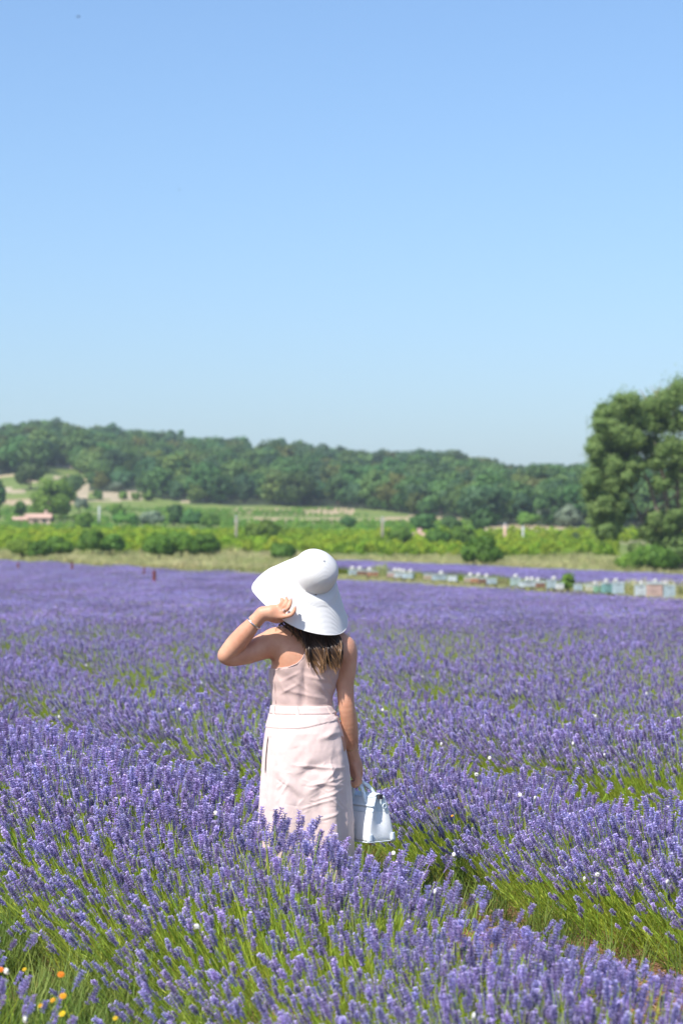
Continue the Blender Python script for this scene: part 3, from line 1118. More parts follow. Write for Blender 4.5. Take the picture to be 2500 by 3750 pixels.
def build_rows():
    for k in range(-1, 60):
        r = np.random.default_rng(1000 + k)
        p = ROW_P0 + ROW_GAP * k
        ymin = max(1.75 * p / .9489 - 3.5, 2.6) if k >= 0 else 3.2
        ymax = min(7.5 * p / .9489 + 8.0, NEAR_Y) if k >= 0 else 14.0
        if ymin >= NEAR_Y:
            break
        res = row_stems(k, ymin, ymax, r, per=300 if k <= 2 else 240)
        if res is None:
            continue
        B, D, S, tip = res
        n = len(B)
        Z = ground_h(B[:, 0], B[:, 1]) - .01
        pts = np.concatenate([B, Z[:, None]], 1)
        rots = euler_to(D, r.uniform(0, 6.28, n))
        idx = r.integers(0, NSPK, n)
        g = green_patch(tip[:, 0], tip[:, 1])
        has = r.uniform(0, 1, n) < np.clip((1.60 if k <= 1 else 1.46) - g * 1.55, .14, .96)
        if k <= LAST_ROW:
            row = thing('lavender_row', ROW_LABEL[k], 'lavender', (0, 0, 0), 'lavender rows')
        else:
            row = None
        if row is not None:
            st = scatter('stems', pts, rots, S, idx, STEM_SRC, row)
            st['kind'] = 'stuff'
            fi = np.nonzero(has)[0]
            if k in (0, 1, 2):
                # the 300 flower spikes that show largest stay objects of their own
                tz = ground_h(tip[fi, 0], tip[fi, 1]) + .47 * S[fi]
                px, py = project(tip[fi, 0], tip[fi, 1], tz)
                vis = (px > 0) & (px < 2500) & (py < 3750) & (tz > .36)
                order = np.argsort(np.where(vis, tip[fi, 1], 1e6))
                big = fi[order[:min(300, vis.sum())]]
                for j in big:
                    o = bpy.data.objects.new('flower_spike', SPIKE_MESH[NSPK - 1 - idx[j]] if REV else SPIKE_MESH[idx[j]])
                    COL.objects.link(o)
                    o.parent = row
                    o.location = pts[j]; o.rotation_euler = rots[j]; o.scale = (S[j],) * 3
                fi = np.setdiff1d(fi, big)
            sp = scatter('flower_spikes', pts[fi], rots[fi], S[fi], idx[fi], SPIKE_SRC, row)
            sp['kind'] = 'stuff'
        else:
            FAR_NEAR.append((pts, rots, S, idx, has))


REV = False
FAR_NEAR = []
build_rows()


def build_field():
    # rows past the sixth, still stem by stem
    root = None
    pts = np.concatenate([q[0] for q in FAR_NEAR]); rots = np.concatenate([q[1] for q in FAR_NEAR]); S = np.concatenate([q[2] for q in FAR_NEAR])
    idx = np.concatenate([q[3] for q in FAR_NEAR]); has = np.concatenate([q[4] for q in FAR_NEAR])
    root = obj('lavender_field', None)
    tag(root, 'purple lavender field stretching from the nearer rows to the hedge bushes', 'lavender field', kind='stuff')
    a = scatter('stems', pts, rots, S, idx, STEM_SRC, root); a['kind'] = 'stuff'
    a = scatter('flower_spikes', pts[has], rots[has], S[has], idx[has], SPIKE_SRC, root); a['kind'] = 'stuff'
    # whole plants beyond
    srcs = [source(plant_mesh(1200 + i)) for i in range(6)]
    r = np.random.default_rng(55)
    C = []
    for k in range(0, 90):
        c = row_plants(k, NEAR_Y, 175, r, .46)
        if len(c):
            s = c[:, 0] / c[:, 1]
            C.append(c[(c[:, 1] < field_edge(s)) & (c[:, 1] >= NEAR_Y)])
    C = np.concatenate(C)
    # fill the alleys of the far field a little: plants spread wider there
    n = len(C)
    C = C + r.normal(size=(n, 2)) * .08
    z = ground_h(C[:, 0], C[:, 1])
    rr = np.zeros((n, 3)); rr[:, 2] = r.uniform(0, 6.28, n)
    sc = r.uniform(.85, 1.12, n)
    # second field strip past the hives
    m = 6600
    s = r.uniform(-.09, .24, m); px = 1250 + FPX * s
    y = hive_line(s) + np.interp(px, [600, 900, 1300, 2500], [4, 6, 8, 9]) + r.uniform(0, 1, m) * np.interp(px, [0, 600, 900, 1300, 2500], [2, 2, 4, 20, 26])
    ok = (px > 1160) & (np.sin((.9489 * s * y + .3157 * y) * math.pi) > -.4)
    x = (s * y)[ok]; y = y[ok]
    C2 = np.stack([x, y, ground_h(x, y)], 1)
    k2 = len(C2)
    rr2 = np.zeros((k2, 3)); rr2[:, 2] = r.uniform(0, 6.28, k2)
    P_ = np.concatenate([np.concatenate([C, z[:, None]], 1), C2]); RR = np.concatenate([rr, rr2]); SC = np.concatenate([sc, r.uniform(.85, 1.1, k2)])
    a = scatter('far_plants', P_, RR, np.stack([SC * 1.25, SC * 1.25, SC], 1), r.integers(0, 6, len(P_)), srcs, root)
    a['kind'] = 'stuff'
    print('far plants', len(P_), 'near stems', len(pts))


build_field()


# ------------------------------------------------------------------ the woman
def smin(a, b, k):
    h = np.clip(0.5 + 0.5 * (b - a) / k, 0, 1)
    return b * (1 - h) + a * h - k * h * (1 - h)


class Sdf:
    """signed distance field on a regular grid, turned into one continuous surface"""
    def __init__(self, lo, hi, h):
        self.lo = np.array(lo, float); self.h = h
        self.n = np.ceil((np.array(hi) - self.lo) / h).astype(int) + 1
        self.F = np.full(self.n, 1.0, np.float32)

    def region(self, lo, hi):
        a = np.clip(np.floor((np.array(lo) - self.lo) / self.h).astype(int), 0, self.n - 1)
        b = np.clip(np.ceil((np.array(hi) - self.lo) / self.h).astype(int) + 1, 1, self.n)
        sl = tuple(slice(i, j) for i, j in zip(a, b))
        g = [self.lo[i] + self.h * np.arange(a[i], b[i]) for i in range(3)]
        return sl, np.meshgrid(*g, indexing='ij', sparse=True)

    def cone(self, p, q, r1, r2, k=0.02, sub=False):
        """round cone between two points"""
        p = np.array(p, float); q = np.array(q, float)
        m = max(r1, r2) + k * 1.5 + 2 * self.h
        sl, (X, Y, Z) = self.region(np.minimum(p, q) - m, np.maximum(p, q) + m)
        d = q - p
        t = np.clip(((X - p[0]) * d[0] + (Y - p[1]) * d[1] + (Z - p[2]) * d[2]) / max(d @ d, 1e-9), 0, 1)
        D = np.sqrt((X - p[0] - t * d[0]) ** 2 + (Y - p[1] - t * d[1]) ** 2 + (Z - p[2] - t * d[2]) ** 2) - (r1 + (r2 - r1) * t)
        self.F[sl] = -smin(-self.F[sl], D, k) if sub else smin(self.F[sl], D, k)

    def chain(self, pts, radii, k=0.02):
        # one limb: its segments meet without swelling, then blend into the rest
        pts = [np.array(p, float) for p in pts]
        m = max(radii) + k * 1.5 + 2 * self.h
        sl, (X, Y, Z) = self.region(np.min(pts, 0) - m, np.max(pts, 0) + m)
        D = None
        # round off the knees of the polyline
        fine, fr = [], []
        for i in range(len(pts) - 1):
            p0 = pts[max(i - 1, 0)]; p1 = pts[i]; p2 = pts[i + 1]; p3 = pts[min(i + 2, len(pts) - 1)]
            for t in (0, .25, .5, .75):
                fine.append(.5 * (2 * p1 + (p2 - p0) * t + (2 * p0 - 5 * p1 + 4 * p2 - p3) * t * t + (3 * p1 - p0 - 3 * p2 + p3) * t ** 3))
                u = t * t * (3 - 2 * t)
                fr.append(radii[i] * (1 - u) + radii[i + 1] * u)
        fine.append(pts[-1]); fr.append(radii[-1])
        for i in range(len(fine) - 1):
            p, d, r1, r2 = fine[i], fine[i + 1] - fine[i], fr[i], fr[i + 1]
            t = np.clip(((X - p[0]) * d[0] + (Y - p[1]) * d[1] + (Z - p[2]) * d[2]) / max(d @ d, 1e-9), 0, 1)
            E = np.sqrt((X - p[0] - t * d[0]) ** 2 + (Y - p[1] - t * d[1]) ** 2 + (Z - p[2] - t * d[2]) ** 2) - (r1 + (r2 - r1) * t)
            D = E if D is None else smin(D, E, .004)
        self.F[sl] = smin(self.F[sl], D, k)

    def ell(self, c, r, k=0.02, axes=None, sub=False):
        c = np.array(c, float); r = np.array(r, float)
        m = r.max() + k * 1.5 + 2 * self.h
        sl, (X, Y, Z) = self.region(c - m, c + m)
        x, y, z = X - c[0], Y - c[1], Z - c[2]
        if axes is not None:
            x, y, z = [x * a[0] + y * a[1] + z * a[2] for a in axes]
        k0 = np.sqrt((x / r[0]) ** 2 + (y / r[1]) ** 2 + (z / r[2]) ** 2)
        k1 = np.sqrt((x / r[0] ** 2) ** 2 + (y / r[1] ** 2) ** 2 + (z / r[2] ** 2) ** 2)
        D = k0 * (k0 - 1) / np.maximum(k1, 1e-6)
        self.F[sl] = -smin(-self.F[sl], D, k) if sub else smin(self.F[sl], D, k)

    def surface(self, F=None):
        F = self.F if F is None else F
        ins = F < 0
        c = [ins[i:F.shape[0] - 1 + i, j:F.shape[1] - 1 + j, l:F.shape[2] - 1 + l] for i in (0, 1) for j in (0, 1) for l in (0, 1)]
        s = sum(a.astype(np.int8) for a in c)
        act = (s > 0) & (s < 8)
        idx = np.argwhere(act)
        vid = np.full(act.shape, -1, np.int32)
        vid[act] = np.arange(len(idx))
        offs = np.array([(i, j, l) for i in (0, 1) for j in (0, 1) for l in (0, 1)])
        val = np.stack([F[idx[:, 0] + o[0], idx[:, 1] + o[1], idx[:, 2] + o[2]] for o in offs], 1)
        pos = np.zeros((len(idx), 3)); cnt = np.zeros(len(idx))
        for a in range(8):
            for b in range(a + 1, 8):
                if np.abs(offs[a] - offs[b]).sum() != 1:
                    continue
                x = (val[:, a] < 0) != (val[:, b] < 0)
                t = np.where(x, val[:, a] / np.where(x, val[:, a] - val[:, b], 1), 0)
                pos += x[:, None] * (offs[a] + t[:, None] * (offs[b] - offs[a]))
                cnt += x
        V = (idx + pos / cnt[:, None]) * self.h + self.lo
        faces = []
        for ax in range(3):
            sl0 = [slice(1, -1)] * 3; sl1 = [slice(1, -1)] * 3
            sl0[ax] = slice(0, -1); sl1[ax] = slice(1, None)
            A = ins[tuple(sl0)]; B = ins[tuple(sl1)]
            e = np.argwhere(A != B)
            flip = A[tuple(e.T)]
            off = np.ones(3, int); off[ax] = 0
            e = e + off
            u = np.zeros(3, int); v = np.zeros(3, int)
            u[(ax + 1) % 3] = 1; v[(ax + 2) % 3] = 1
            q = [vid[tuple((e - d).T)] for d in (u * 0, u, u + v, v)]
            q = np.stack(q, 1)
            q[~flip] = q[~flip][:, ::-1]
            faces.append(q)
        return V, np.concatenate(faces)


def relax(V, Fq, it=2, lam=0.5):
    n = len(V)
    for _ in range(it):
        acc = np.zeros_like(V); cnt = np.zeros(n)
        for a in range(4):
            b = (a + 1) % 4
            np.add.at(acc, Fq[:, a], V[Fq[:, b]]); np.add.at(cnt, Fq[:, a], 1)
            np.add.at(acc, Fq[:, b], V[Fq[:, a]]); np.add.at(cnt, Fq[:, b], 1)
        V = V + lam * (acc / np.maximum(cnt, 1)[:, None] - V)
    return V


YB = 10.86                                  # depth of the body's middle


def B(px, py, Y=YB):
    """point in the woman's depth plane"""
    return np.array(P(px, py, Y))


def mat_skin():
    m, nt, out = new_mat('skin')
    tc = N(nt, 'ShaderNodeTexCoord')
    nz = N(nt, 'ShaderNodeTexNoise', i_Scale=9.0, i_Detail=6.0, i_Roughness=0.65)
    nt.links.new(tc.outputs['Object'], nz.inputs['Vector'])
    rp = ramp(nt, [(0.3, (0.55, 0.255, 0.155)), (0.7, (0.70, 0.39, 0.255))])
    nt.links.new(nz.outputs['Fac'], rp.inputs[0])
    b = N(nt, 'ShaderNodeBsdfPrincipled')
    b.inputs['Roughness'].default_value = 0.48
    b.inputs['Specular IOR Level'].default_value = 0.35
    b.inputs['Subsurface Weight'].default_value = 0.18
    b.inputs['Subsurface Radius'].default_value = (0.012, 0.005, 0.003)
    b.inputs['Subsurface Scale'].default_value = 0.6
    nt.links.new(rp.outputs[0], b.inputs['Base Color'])
    n2 = N(nt, 'ShaderNodeTexNoise', i_Scale=220.0, i_Detail=3.0)
    nt.links.new(tc.outputs['Object'], n2.inputs['Vector'])
    bp = N(nt, 'ShaderNodeBump')
    bp.inputs['Strength'].default_value = 0.12
    bp.inputs['Distance'].default_value = 0.003
    nt.links.new(n2.outputs['Fac'], bp.inputs['Height'])
    nt.links.new(bp.outputs[0], b.inputs['Normal'])
    nt.links.new(b.outputs[0], out.inputs[0])
    return m


def mat_cloth(name, c, sheen=0.25, rough=0.62):
    m, nt, out = new_mat(name)
    tc = N(nt, 'ShaderNodeTexCoord')
    b = N(nt, 'ShaderNodeBsdfPrincipled')
    nz = N(nt, 'ShaderNodeTexNoise', i_Scale=5.0, i_Detail=5.0)
    nt.links.new(tc.outputs['Object'], nz.inputs['Vector'])
    rp = ramp(nt, [(0.3, tuple(x * .95 for x in c)), (0.7, c)])
    nt.links.new(nz.outputs['Fac'], rp.inputs[0])
    nt.links.new(rp.outputs[0], b.inputs['Base Color'])
    b.inputs['Roughness'].default_value = rough
    b.inputs['Specular IOR Level'].default_value = 0.35
    b.inputs['Sheen Weight'].default_value = sheen
    # fine crumple and weave
    n1 = N(nt, 'ShaderNodeTexNoise', i_Scale=26.0, i_Detail=4.0, i_Roughness=0.55)
    n1.inputs['Distortion'].default_value = 0.6
    mp = N(nt, 'ShaderNodeMapping')
    mp.inputs['Scale'].default_value = (1.0, 1.0, 0.55)
    nt.links.new(tc.outputs['Object'], mp.inputs['Vector'])
    nt.links.new(mp.outputs[0], n1.inputs['Vector'])
    b1 = N(nt, 'ShaderNodeBump')
    b1.inputs['Strength'].default_value = 0.35
    b1.inputs['Distance'].default_value = 0.006
    nt.links.new(n1.outputs['Fac'], b1.inputs['Height'])
    nt.links.new(b1.outputs[0], b.inputs['Normal'])
    nt.links.new(b.outputs[0], out.inputs[0])
    return m


M['skin'] = mat_skin()
M['dress'] = mat_cloth('pink_cotton', (0.61, 0.44, 0.395))
M['skirt'] = mat_cloth('pink_cotton_skirt', (0.73, 0.565, 0.515))
M['gold'] = mat_plain('gold', (0.80, 0.55, 0.25), rough=0.25, metal=1.0)
M['silver'] = mat_plain('silver', (0.85, 0.83, 0.82), rough=0.2, metal=1.0)
M['nail'] = mat_plain('nail_polish', (0.72, 0.42, 0.42), rough=0.25)
M['shoe'] = mat_plain('shoe_leather', (0.55, 0.36, 0.26), rough=0.5)

TORSO = np.array([  # z, centre x, half width, half depth, centre y
    (0.60, -0.157, 0.155, 0.115, 0.0), (0.70, -0.157, 0.172, 0.125, 0.0), (0.80, -0.157, 0.176, 0.132, -0.005), (0.88, -0.166, 0.158, 0.118, 0.0),
    (0.93, -0.174, 0.138, 0.102, 0.005), (0.975, -0.178, 0.127, 0.094, 0.008), (1.02, -0.176, 0.131, 0.096, 0.006), (1.08, -0.171, 0.144, 0.102, 0.002),
    (1.14, -0.164, 0.153, 0.108, 0.0), (1.20, -0.150, 0.150, 0.104, 0.0), (1.25, -0.140, 0.138, 0.090, 0.005), (1.29, -0.130, 0.108, 0.074, 0.008),
    (1.32, -0.122, 0.078, 0.060, 0.005), (1.345, -0.119, 0.055, 0.052, 0.0)])


def torso_sdf(X, Y, Z):
    z = np.clip(Z, TORSO[0, 0], TORSO[-1, 0])
    cx = np.interp(z, TORSO[:, 0], TORSO[:, 1]); a = np.interp(z, TORSO[:, 0], TORSO[:, 2])
    b = np.interp(z, TORSO[:, 0], TORSO[:, 3]); cy = YB + np.interp(z, TORSO[:, 0], TORSO[:, 4])
    x = np.abs((X - cx) / a); y = np.abs((Y - cy) / b)
    # a slightly squared ellipse: flatter back than a cylinder
    k = (x ** 2.35 + y ** 2.35) ** (1 / 2.35)
    d = (k - 1) * np.minimum(a, b)
    # spine furrow
    d = d + 0.007 * np.exp(-((X - cx - .004) / .018) ** 2) * (Y < cy) * smooth(1.30, 1.22, Z) * smooth(.9, 1.0, Z)
    cap = np.maximum(TORSO[0, 0] - Z, Z - TORSO[-1, 0])
    return np.maximum(d, cap)


HAT_A = Vector((0.42, -0.71, 0.56)).normalized()
HEAD_A = Vector((0.22, -0.30, 0.93)).normalized()
HEAD_F = (Vector((0.10, 0.93, 0.30)) - HEAD_A * Vector((0.10, 0.93, 0.30)).dot(HEAD_A)).normalized()
HEAD_S = HEAD_F.cross(HEAD_A).normalized()
HEAD_C = np.array((-0.138, 10.835, 1.508))
HAND_Y = 10.665


def hv(px, py, dy=0.0):
    return np.array(P(px, py, HAND_Y + dy))


FINGERS = [  # raised hand: knuckle, middle joint, last joint, tip (index, middle, ring, little)
    [hv(1012, 2226, .012), hv(1031, 2211, -.006), hv(1034, 2199, -.002), hv(1030, 2194, .006)],
    [hv(1023, 2231, .004), hv(1044, 2218, -.014), hv(1050, 2203, -.010), hv(1048, 2190, .002)],
    [hv(1028, 2243, -.004), hv(1052, 2230, -.020), hv(1062, 2212, -.016), hv(1065, 2197, -.004)],
    [hv(1034, 2258, -.010), hv(1062, 2253, -.024), hv(1076, 2240, -.020), hv(1080, 2226, -.010)],
]
HAND2 = [np.array(P(1290, 2752, 10.93)), np.array(P(1301, 2800, 10.945)), np.array(P(1306, 2836, 10.955))]


def build_person():
    root = thing('person', 'woman seen from behind in a pale pink sleeveless dress, holding her hat brim', 'person', (PERSON[0], PERSON[1], float(ground_h(PERSON[0], PERSON[1]))))
    base = np.array(root.location)
    S = Sdf((-0.66, 10.50, -0.01), (0.16, 11.10, 1.66), 0.0045)
    # torso
    sl, (X, Y, Z) = S.region((-.40, 10.68, .57), (.10, 11.04, 1.37))
    S.F[sl] = np.minimum(S.F[sl], torso_sdf(X, Y, Z))
    # bust, shoulder blades, trapezius
    S.ell((-.235, YB + .075, 1.115), (.062, .06, .065), .04)
    S.ell((-.095, YB + .075, 1.115), (.062, .06, .065), .04)
    S.ell((-.232, YB - .074, 1.20), (.052, .032, .075), .035)
    S.ell((-.070, YB - .076, 1.19), (.048, .030, .075), .035)
    S.cone((-.118, YB, 1.335), (-.245, YB - .005, 1.262), .045, .045, .04)
    S.cone((-.118, YB, 1.335), (-.030, YB - .005, 1.250), .045, .042, .04)
    # buttocks
    S.ell((-.225, YB - .045, .77), (.075, .075, .085), .05)
    S.ell((-.090, YB - .045, .77), (.075, .075, .085), .05)
    # legs and feet
    for s, hx in ((-1, -.232), (1, -.082)):
        S.chain([(hx, YB, .76), (hx + .002, YB + .01, .46), (hx, YB - .01, .34), (hx, YB + .005, .09)], [.086, .055, .056, .034], .03)
        S.chain([(hx, YB - .005, .05), (hx, YB + .10, .035), (hx, YB + .17, .025)], [.034, .034, .02], .02)
    # neck and head
    S.cone((-.118, YB + .005, 1.30), HEAD_C + np.array((.008, .01, -.055)), .056, .052, .03)
    hs, hf, ha = [np.array(v) for v in (HEAD_S, HEAD_F, HEAD_A)]
    H = lambda s, f, a: HEAD_C + hs * s + hf * f + ha * a
    S.ell(H(0, -.008, .02), (.074, .092, .092), .02, (hs, hf, ha))
    S.ell(H(0, .030, -.045), (.056, .060, .072), .03, (hs, hf, ha))
    S.ell(H(0, .075, -.095), (.022, .020, .018), .02, (hs, hf, ha))           # chin
    S.cone(H(0, .088, -.005), H(0, .106, -.038), .008, .012, .012)            # nose
    for s in (-1, 1):
        S.ell(H(s * .030, .088, -.006), (.014, .010, .009), .008, (hs, hf, ha), sub=True)
        S.ell(H(s * .030, .080, -.006), (.012, .012, .010), .004, (hs, hf, ha))
        S.ell(H(s * .076, -.004, -.020), (.008, .020, .032), .008, (hs, hf, ha))  # ears
    S.ell(H(0, .088, -.066), (.020, .009, .006), .006, (hs, hf, ha))          # lips
    # hanging right arm
    arm = [B(1250, 2375), B(1268, 2432), B(1264, 2505), B(1268, 2580, YB - .01), B(1279, 2640, YB + .01), B(1286, 2700, YB + .04), HAND2[0]]
    S.chain(arm, [.055, .045, .038, .036, .036, .031, .0235], .022)
    S.cone(B(1230, 2362), B(1252, 2380), .05, .054, .05)
    S.chain(HAND2, [.024, .030, .028], .015)
    S.ell((HAND2[1] + HAND2[2]) / 2, (.022, .040, .046), .015)
    for i in range(4):                                                       # fingers closed round the handles
        y = HAND2[2][1] - .036 + i * .021
        k = np.array((HAND2[2][0], y, HAND2[2][2]))
        ln = (.9, 1.0, .95, .8)[i]
        S.chain([k + (.012, 0, -.012), k + (.014, 0, -.036 * ln), k + (-.006, 0, -.052 * ln), k + (-.022, 0, -.040 * ln)], [.0095, .009, .0085, .0075], .006)
    S.chain([HAND2[1] + (-.004, -.026, .0), HAND2[2] + (.004, -.048, -.006), HAND2[2] + (-.006, -.044, -.036), HAND2[2] + (-.016, -.030, -.048)], [.013, .011, .0095, .008], .008)
    # raised left arm
    up = [B(1010, 2352, 10.83), B(972, 2364, 10.80), B(914, 2391, 10.76), B(852, 2409, 10.74), B(824, 2405, 10.73)]
    S.cone(B(1040, 2345, 10.85), up[0], .058, .060, .05)
    S.chain(up, [.062, .057, .046, .037, .031], .022)
    fo = [B(828, 2398, 10.725), B(864, 2357, 10.715), B(895, 2322, 10.705), B(929, 2282, 10.69), hv(962, 2247, .012)]
    S.chain(fo, [.037, .043, .041, .032, .0275], .007)
    # raised hand
    S.cone(fo[-1], hv(990, 2240, .006), .027, .026, .02)
    S.ell(hv(1003, 2243, .006), (.037, .021, .031), .018)
    for i, f in enumerate(FINGERS):
        S.cone(hv(985, 2238 + i * 6, .008), f[0], .015, .0125, .012)
        S.chain(f, [.0105, .0088, .0080, .0066], .0025)
    S.chain([hv(985, 2262, .02), hv(1010, 2272, .045), hv(1035, 2268, .060), hv(1052, 2258, .066)], [.015, .0125, .0105, .008], .01)
    V, Q = S.surface()
    V = relax(V, Q, 2, .45)
    m = make_mesh('body', V - base, Q, True)
    m.materials.append(M['skin'])
    obj('body', m, root)

    # ---- bodice: a shell a few millimetres over the torso
    T = Sdf((-.40, 10.70, .955), (.06, 11.06, 1.31), 0.003)
    sl, (X, Y, Z) = T.region((-.5, 10.6, .9), (.1, 11.1, 1.4))
    sub = Sdf((-.40, 10.70, .955), (.06, 11.06, 1.31), 0.003)
    D = torso_sdf(X, Y, Z)
    sub.F[sl] = D
    for cx in (-.235, -.095):
        sub.ell((cx, YB + .075, 1.115), (.062, .06, .065), .04)
    sub.ell((-.232, YB - .074, 1.20), (.052, .032, .075), .035)
    sub.ell((-.070, YB - .076, 1.19), (.048, .030, .075), .035)
    Fb = sub.F - 0.0065
    # pulled folds across the back
    def fold(x0, z0, x1, z1, w, amp):
        d = np.array((x1 - x0, z1 - z0)); L = np.hypot(*d); d = d / L
        s = ((X - x0) * d[0] + (Z - z0) * d[1]); n = (-(X - x0) * d[1] + (Z - z0) * d[0])
        t = np.clip(s / L, 0, 1)
        return amp * np.exp(-(n / w) ** 2) * np.sin(np.pi * t) ** .7 * ((s > 0) & (s < L))
    def bx(px, py):
        p = B(px, py, 10.76)
        return p[0], p[2]
    for (a, b_, w, amp) in [((1020, 2500), (1110, 2455), .006, .004), ((1030, 2525), (1190, 2560), .007, .005), ((1100, 2470), (1225, 2500), .008, .006),
                            ((1020, 2545), (1100, 2500), .006, .005), ((1150, 2490), (1215, 2570), .006, .005), ((1060, 2478), (1150, 2545), .008, .005),
                            ((1195, 2455), (1235, 2535), .006, .005), ((1010, 2470), (1060, 2570), .006, .004), ((1110, 2440), (1120, 2570), .005, -.004)]:
        Fb = Fb - fold(*bx(*a), *bx(*b_), w * 1.2, amp * .6)
    Fb = Fb - .0022 * (np.sin(X * 62 + Z * 40) * np.sin(Z * 55 - X * 23)) * (Z < 1.18)
    left = np.interp(Z, [1.128, 1.137, 1.146, 1.160, 1.180, 1.215, 1.26, 1.30], [-.42, -.285, -.232, -.198, -.176, -.158, -.150, -.146])
    right = np.interp(Z, [1.118, 1.128, 1.145, 1.165, 1.20, 1.26, 1.30], [.1, .005, -.025, -.045, -.066, -.078, -.085])
    Fb = np.maximum(Fb, np.maximum(left - X, X - right))
    Fb = np.maximum(Fb, np.maximum(.966 - Z, Z - 1.292)).astype(np.float32)
    V, Q = T.surface(np.broadcast_to(Fb, T.n))
    V = relax(V, Q, 1, .4)
    m = make_mesh('bodice', V - base, Q, True)
    m.materials.append(M['dress'])
    bod = obj('bodice', m, root)
    # piping along the back neckline and the seam down the left side
    def on_back(px, py, off=.0):
        x, z = bx(px, py)
        ys = np.arange(10.70, 10.87, .0015)
        d = torso_sdf(np.full_like(ys, x), ys, np.full_like(ys, z))
        for cx, cz in ((-.232, 1.20), (-.070, 1.19)):
            k0 = np.sqrt(((x - cx) / .052) ** 2 + ((ys - (YB - .074)) / .032) ** 2 + ((z - cz) / .075) ** 2)
            d = smin(d, (k0 - 1) * .034, .03)
        i = np.nonzero(d < .0065)[0]
        y = ys[i[0]] if len(i) else YB - .03
        return Vector((x, y - off, z)) - root.location
    mb = MB()
    zs = [1.139, 1.146, 1.160, 1.180, 1.215, 1.26, 1.285]; xs = [-.285, -.232, -.198, -.176, -.158, -.150, -.147]
    pts = []
    for z, x in zip(zs, xs):
        px, py = project(x, 10.76, z)
        pts.append(on_back(px, py, .0005))
    mb.tube(pts, .0028, n=6)
    obj('neckline_piping', mb.mesh('neckline_piping', [M['dress']], True), bod)
    mb = MB()
    mb.tube([on_back(1000 + i, 2455 + i * 12.5, .0008) for i in range(11)], .0016, n=6)
    obj('side_seam', mb.mesh('side_seam', [M['dress']], True), bod)
    return root


PROOT = build_person()


# ------------------------------------------------------------------ skirt
SK_PY = [2583, 2600, 2625, 2655, 2680, 2740, 2800, 2900, 3000, 3110, 3230]
SK_L = [994, 992, 987, 979, 974, 966, 962, 959, 957, 956, 955]
SK_R = [1214, 1222, 1240, 1251, 1258, 1270, 1279, 1285, 1289, 1293, 1297]
SK_B = [.103, .108, .120, .134, .143, .152, .156, .158, .160, .163, .166]
CREASE = [  # creases pressed into the skirt: ends (photograph pixels), width px, height mm
    (1010, 2700, 1030, 2860, 14, 7), (1070, 2830, 1150, 2760, 16, 6), (1080, 2835, 1240, 2760, 18, -6), (1010, 2800, 1110, 2910, 14, 6), (1110, 2905, 1240, 2800, 15, 7),
    (1060, 2790, 1268, 2806, 6, 5), (1130, 2855, 1265, 2868, 6, 4), (1120, 2868, 1262, 2838, 6, 4), (1050, 2870, 1100, 2920, 12, -6), (1000, 2760, 990, 2960, 13, 6),
    (1030, 2900, 1020, 3100, 14, 7), (1085, 2940, 1075, 3120, 18, 7), (1140, 2920, 1150, 3110, 16, -6), (1195, 2880, 1200, 3120, 16, 7), (1245, 2700, 1262, 3100, 12, 6),
    (1190, 2700, 1240, 2640, 12, 6), (1060, 2670, 1080, 2730, 16, 5), (1160, 2700, 1250, 2670, 10, 5), (1150, 2920, 1260, 2880, 5, 4), (1100, 2950, 1230, 2910, 5, 4),
    (1190, 2900, 1262, 2960, 5, 4), (1210, 2760, 1215, 2850, 4, 3), (1060, 2850, 1010, 2930, 6, 4), (1230, 2800, 1190, 2850, 4, 3), (1120, 2800, 1200, 2820, 12, -5),
    (990, 2690, 982, 2850, 5, -5), (1165, 2990, 1255, 2960, 6, 4), (1010, 2880, 1045, 2850, 6, 4),
    (1110, 2620, 1135, 2640, 4, 2), (1150, 2615, 1175, 2645, 4, 2), (1185, 2612, 1210, 2640, 4, 3), (1220, 2620, 1235, 2638, 4, 3)]


_rc = random.Random(12)
for _i in range(34):                       # fine crumples of worn cotton
    _x = _rc.uniform(1000, 1255); _y = _rc.uniform(2760, 3010); _a = _rc.uniform(-.9, .9); _l = _rc.uniform(25, 80)
    CREASE.append((_x, _y, _x + _l * math.cos(_a), _y + _l * math.sin(_a), _rc.uniform(2.6, 4.5), _rc.choice((-1, 1, 1)) * _rc.uniform(.9, 2.1)))
for _i in range(10):
    _x = _rc.uniform(1030, 1230); _y = _rc.uniform(2608, 2650); _l = _rc.uniform(12, 28)
    CREASE.append((_x, _y, _x + _l, _y - _l * _rc.uniform(.2, .9), 3.0, _rc.uniform(1.0, 2.0)))


def skirt_point(py, ang, off=0.0):
    """ang: 0 = right side, pi/2 = towards the camera (her back), pi = left side"""
    l = np.interp(py, SK_PY, SK_L); r_ = np.interp(py, SK_PY, SK_R); b = np.interp(py, SK_PY, SK_B)
    c = P(float((l + r_) / 2), float(py), YB)
    a = (r_ - l) / 2 * YB / FPX
    ca, sa = math.cos(ang), math.sin(ang)
    e = 2 / 2.25
    return Vector((c.x + (a + off) * math.copysign(abs(ca) ** e, ca), YB - (b + off) * math.copysign(abs(sa) ** e, sa), c.z))


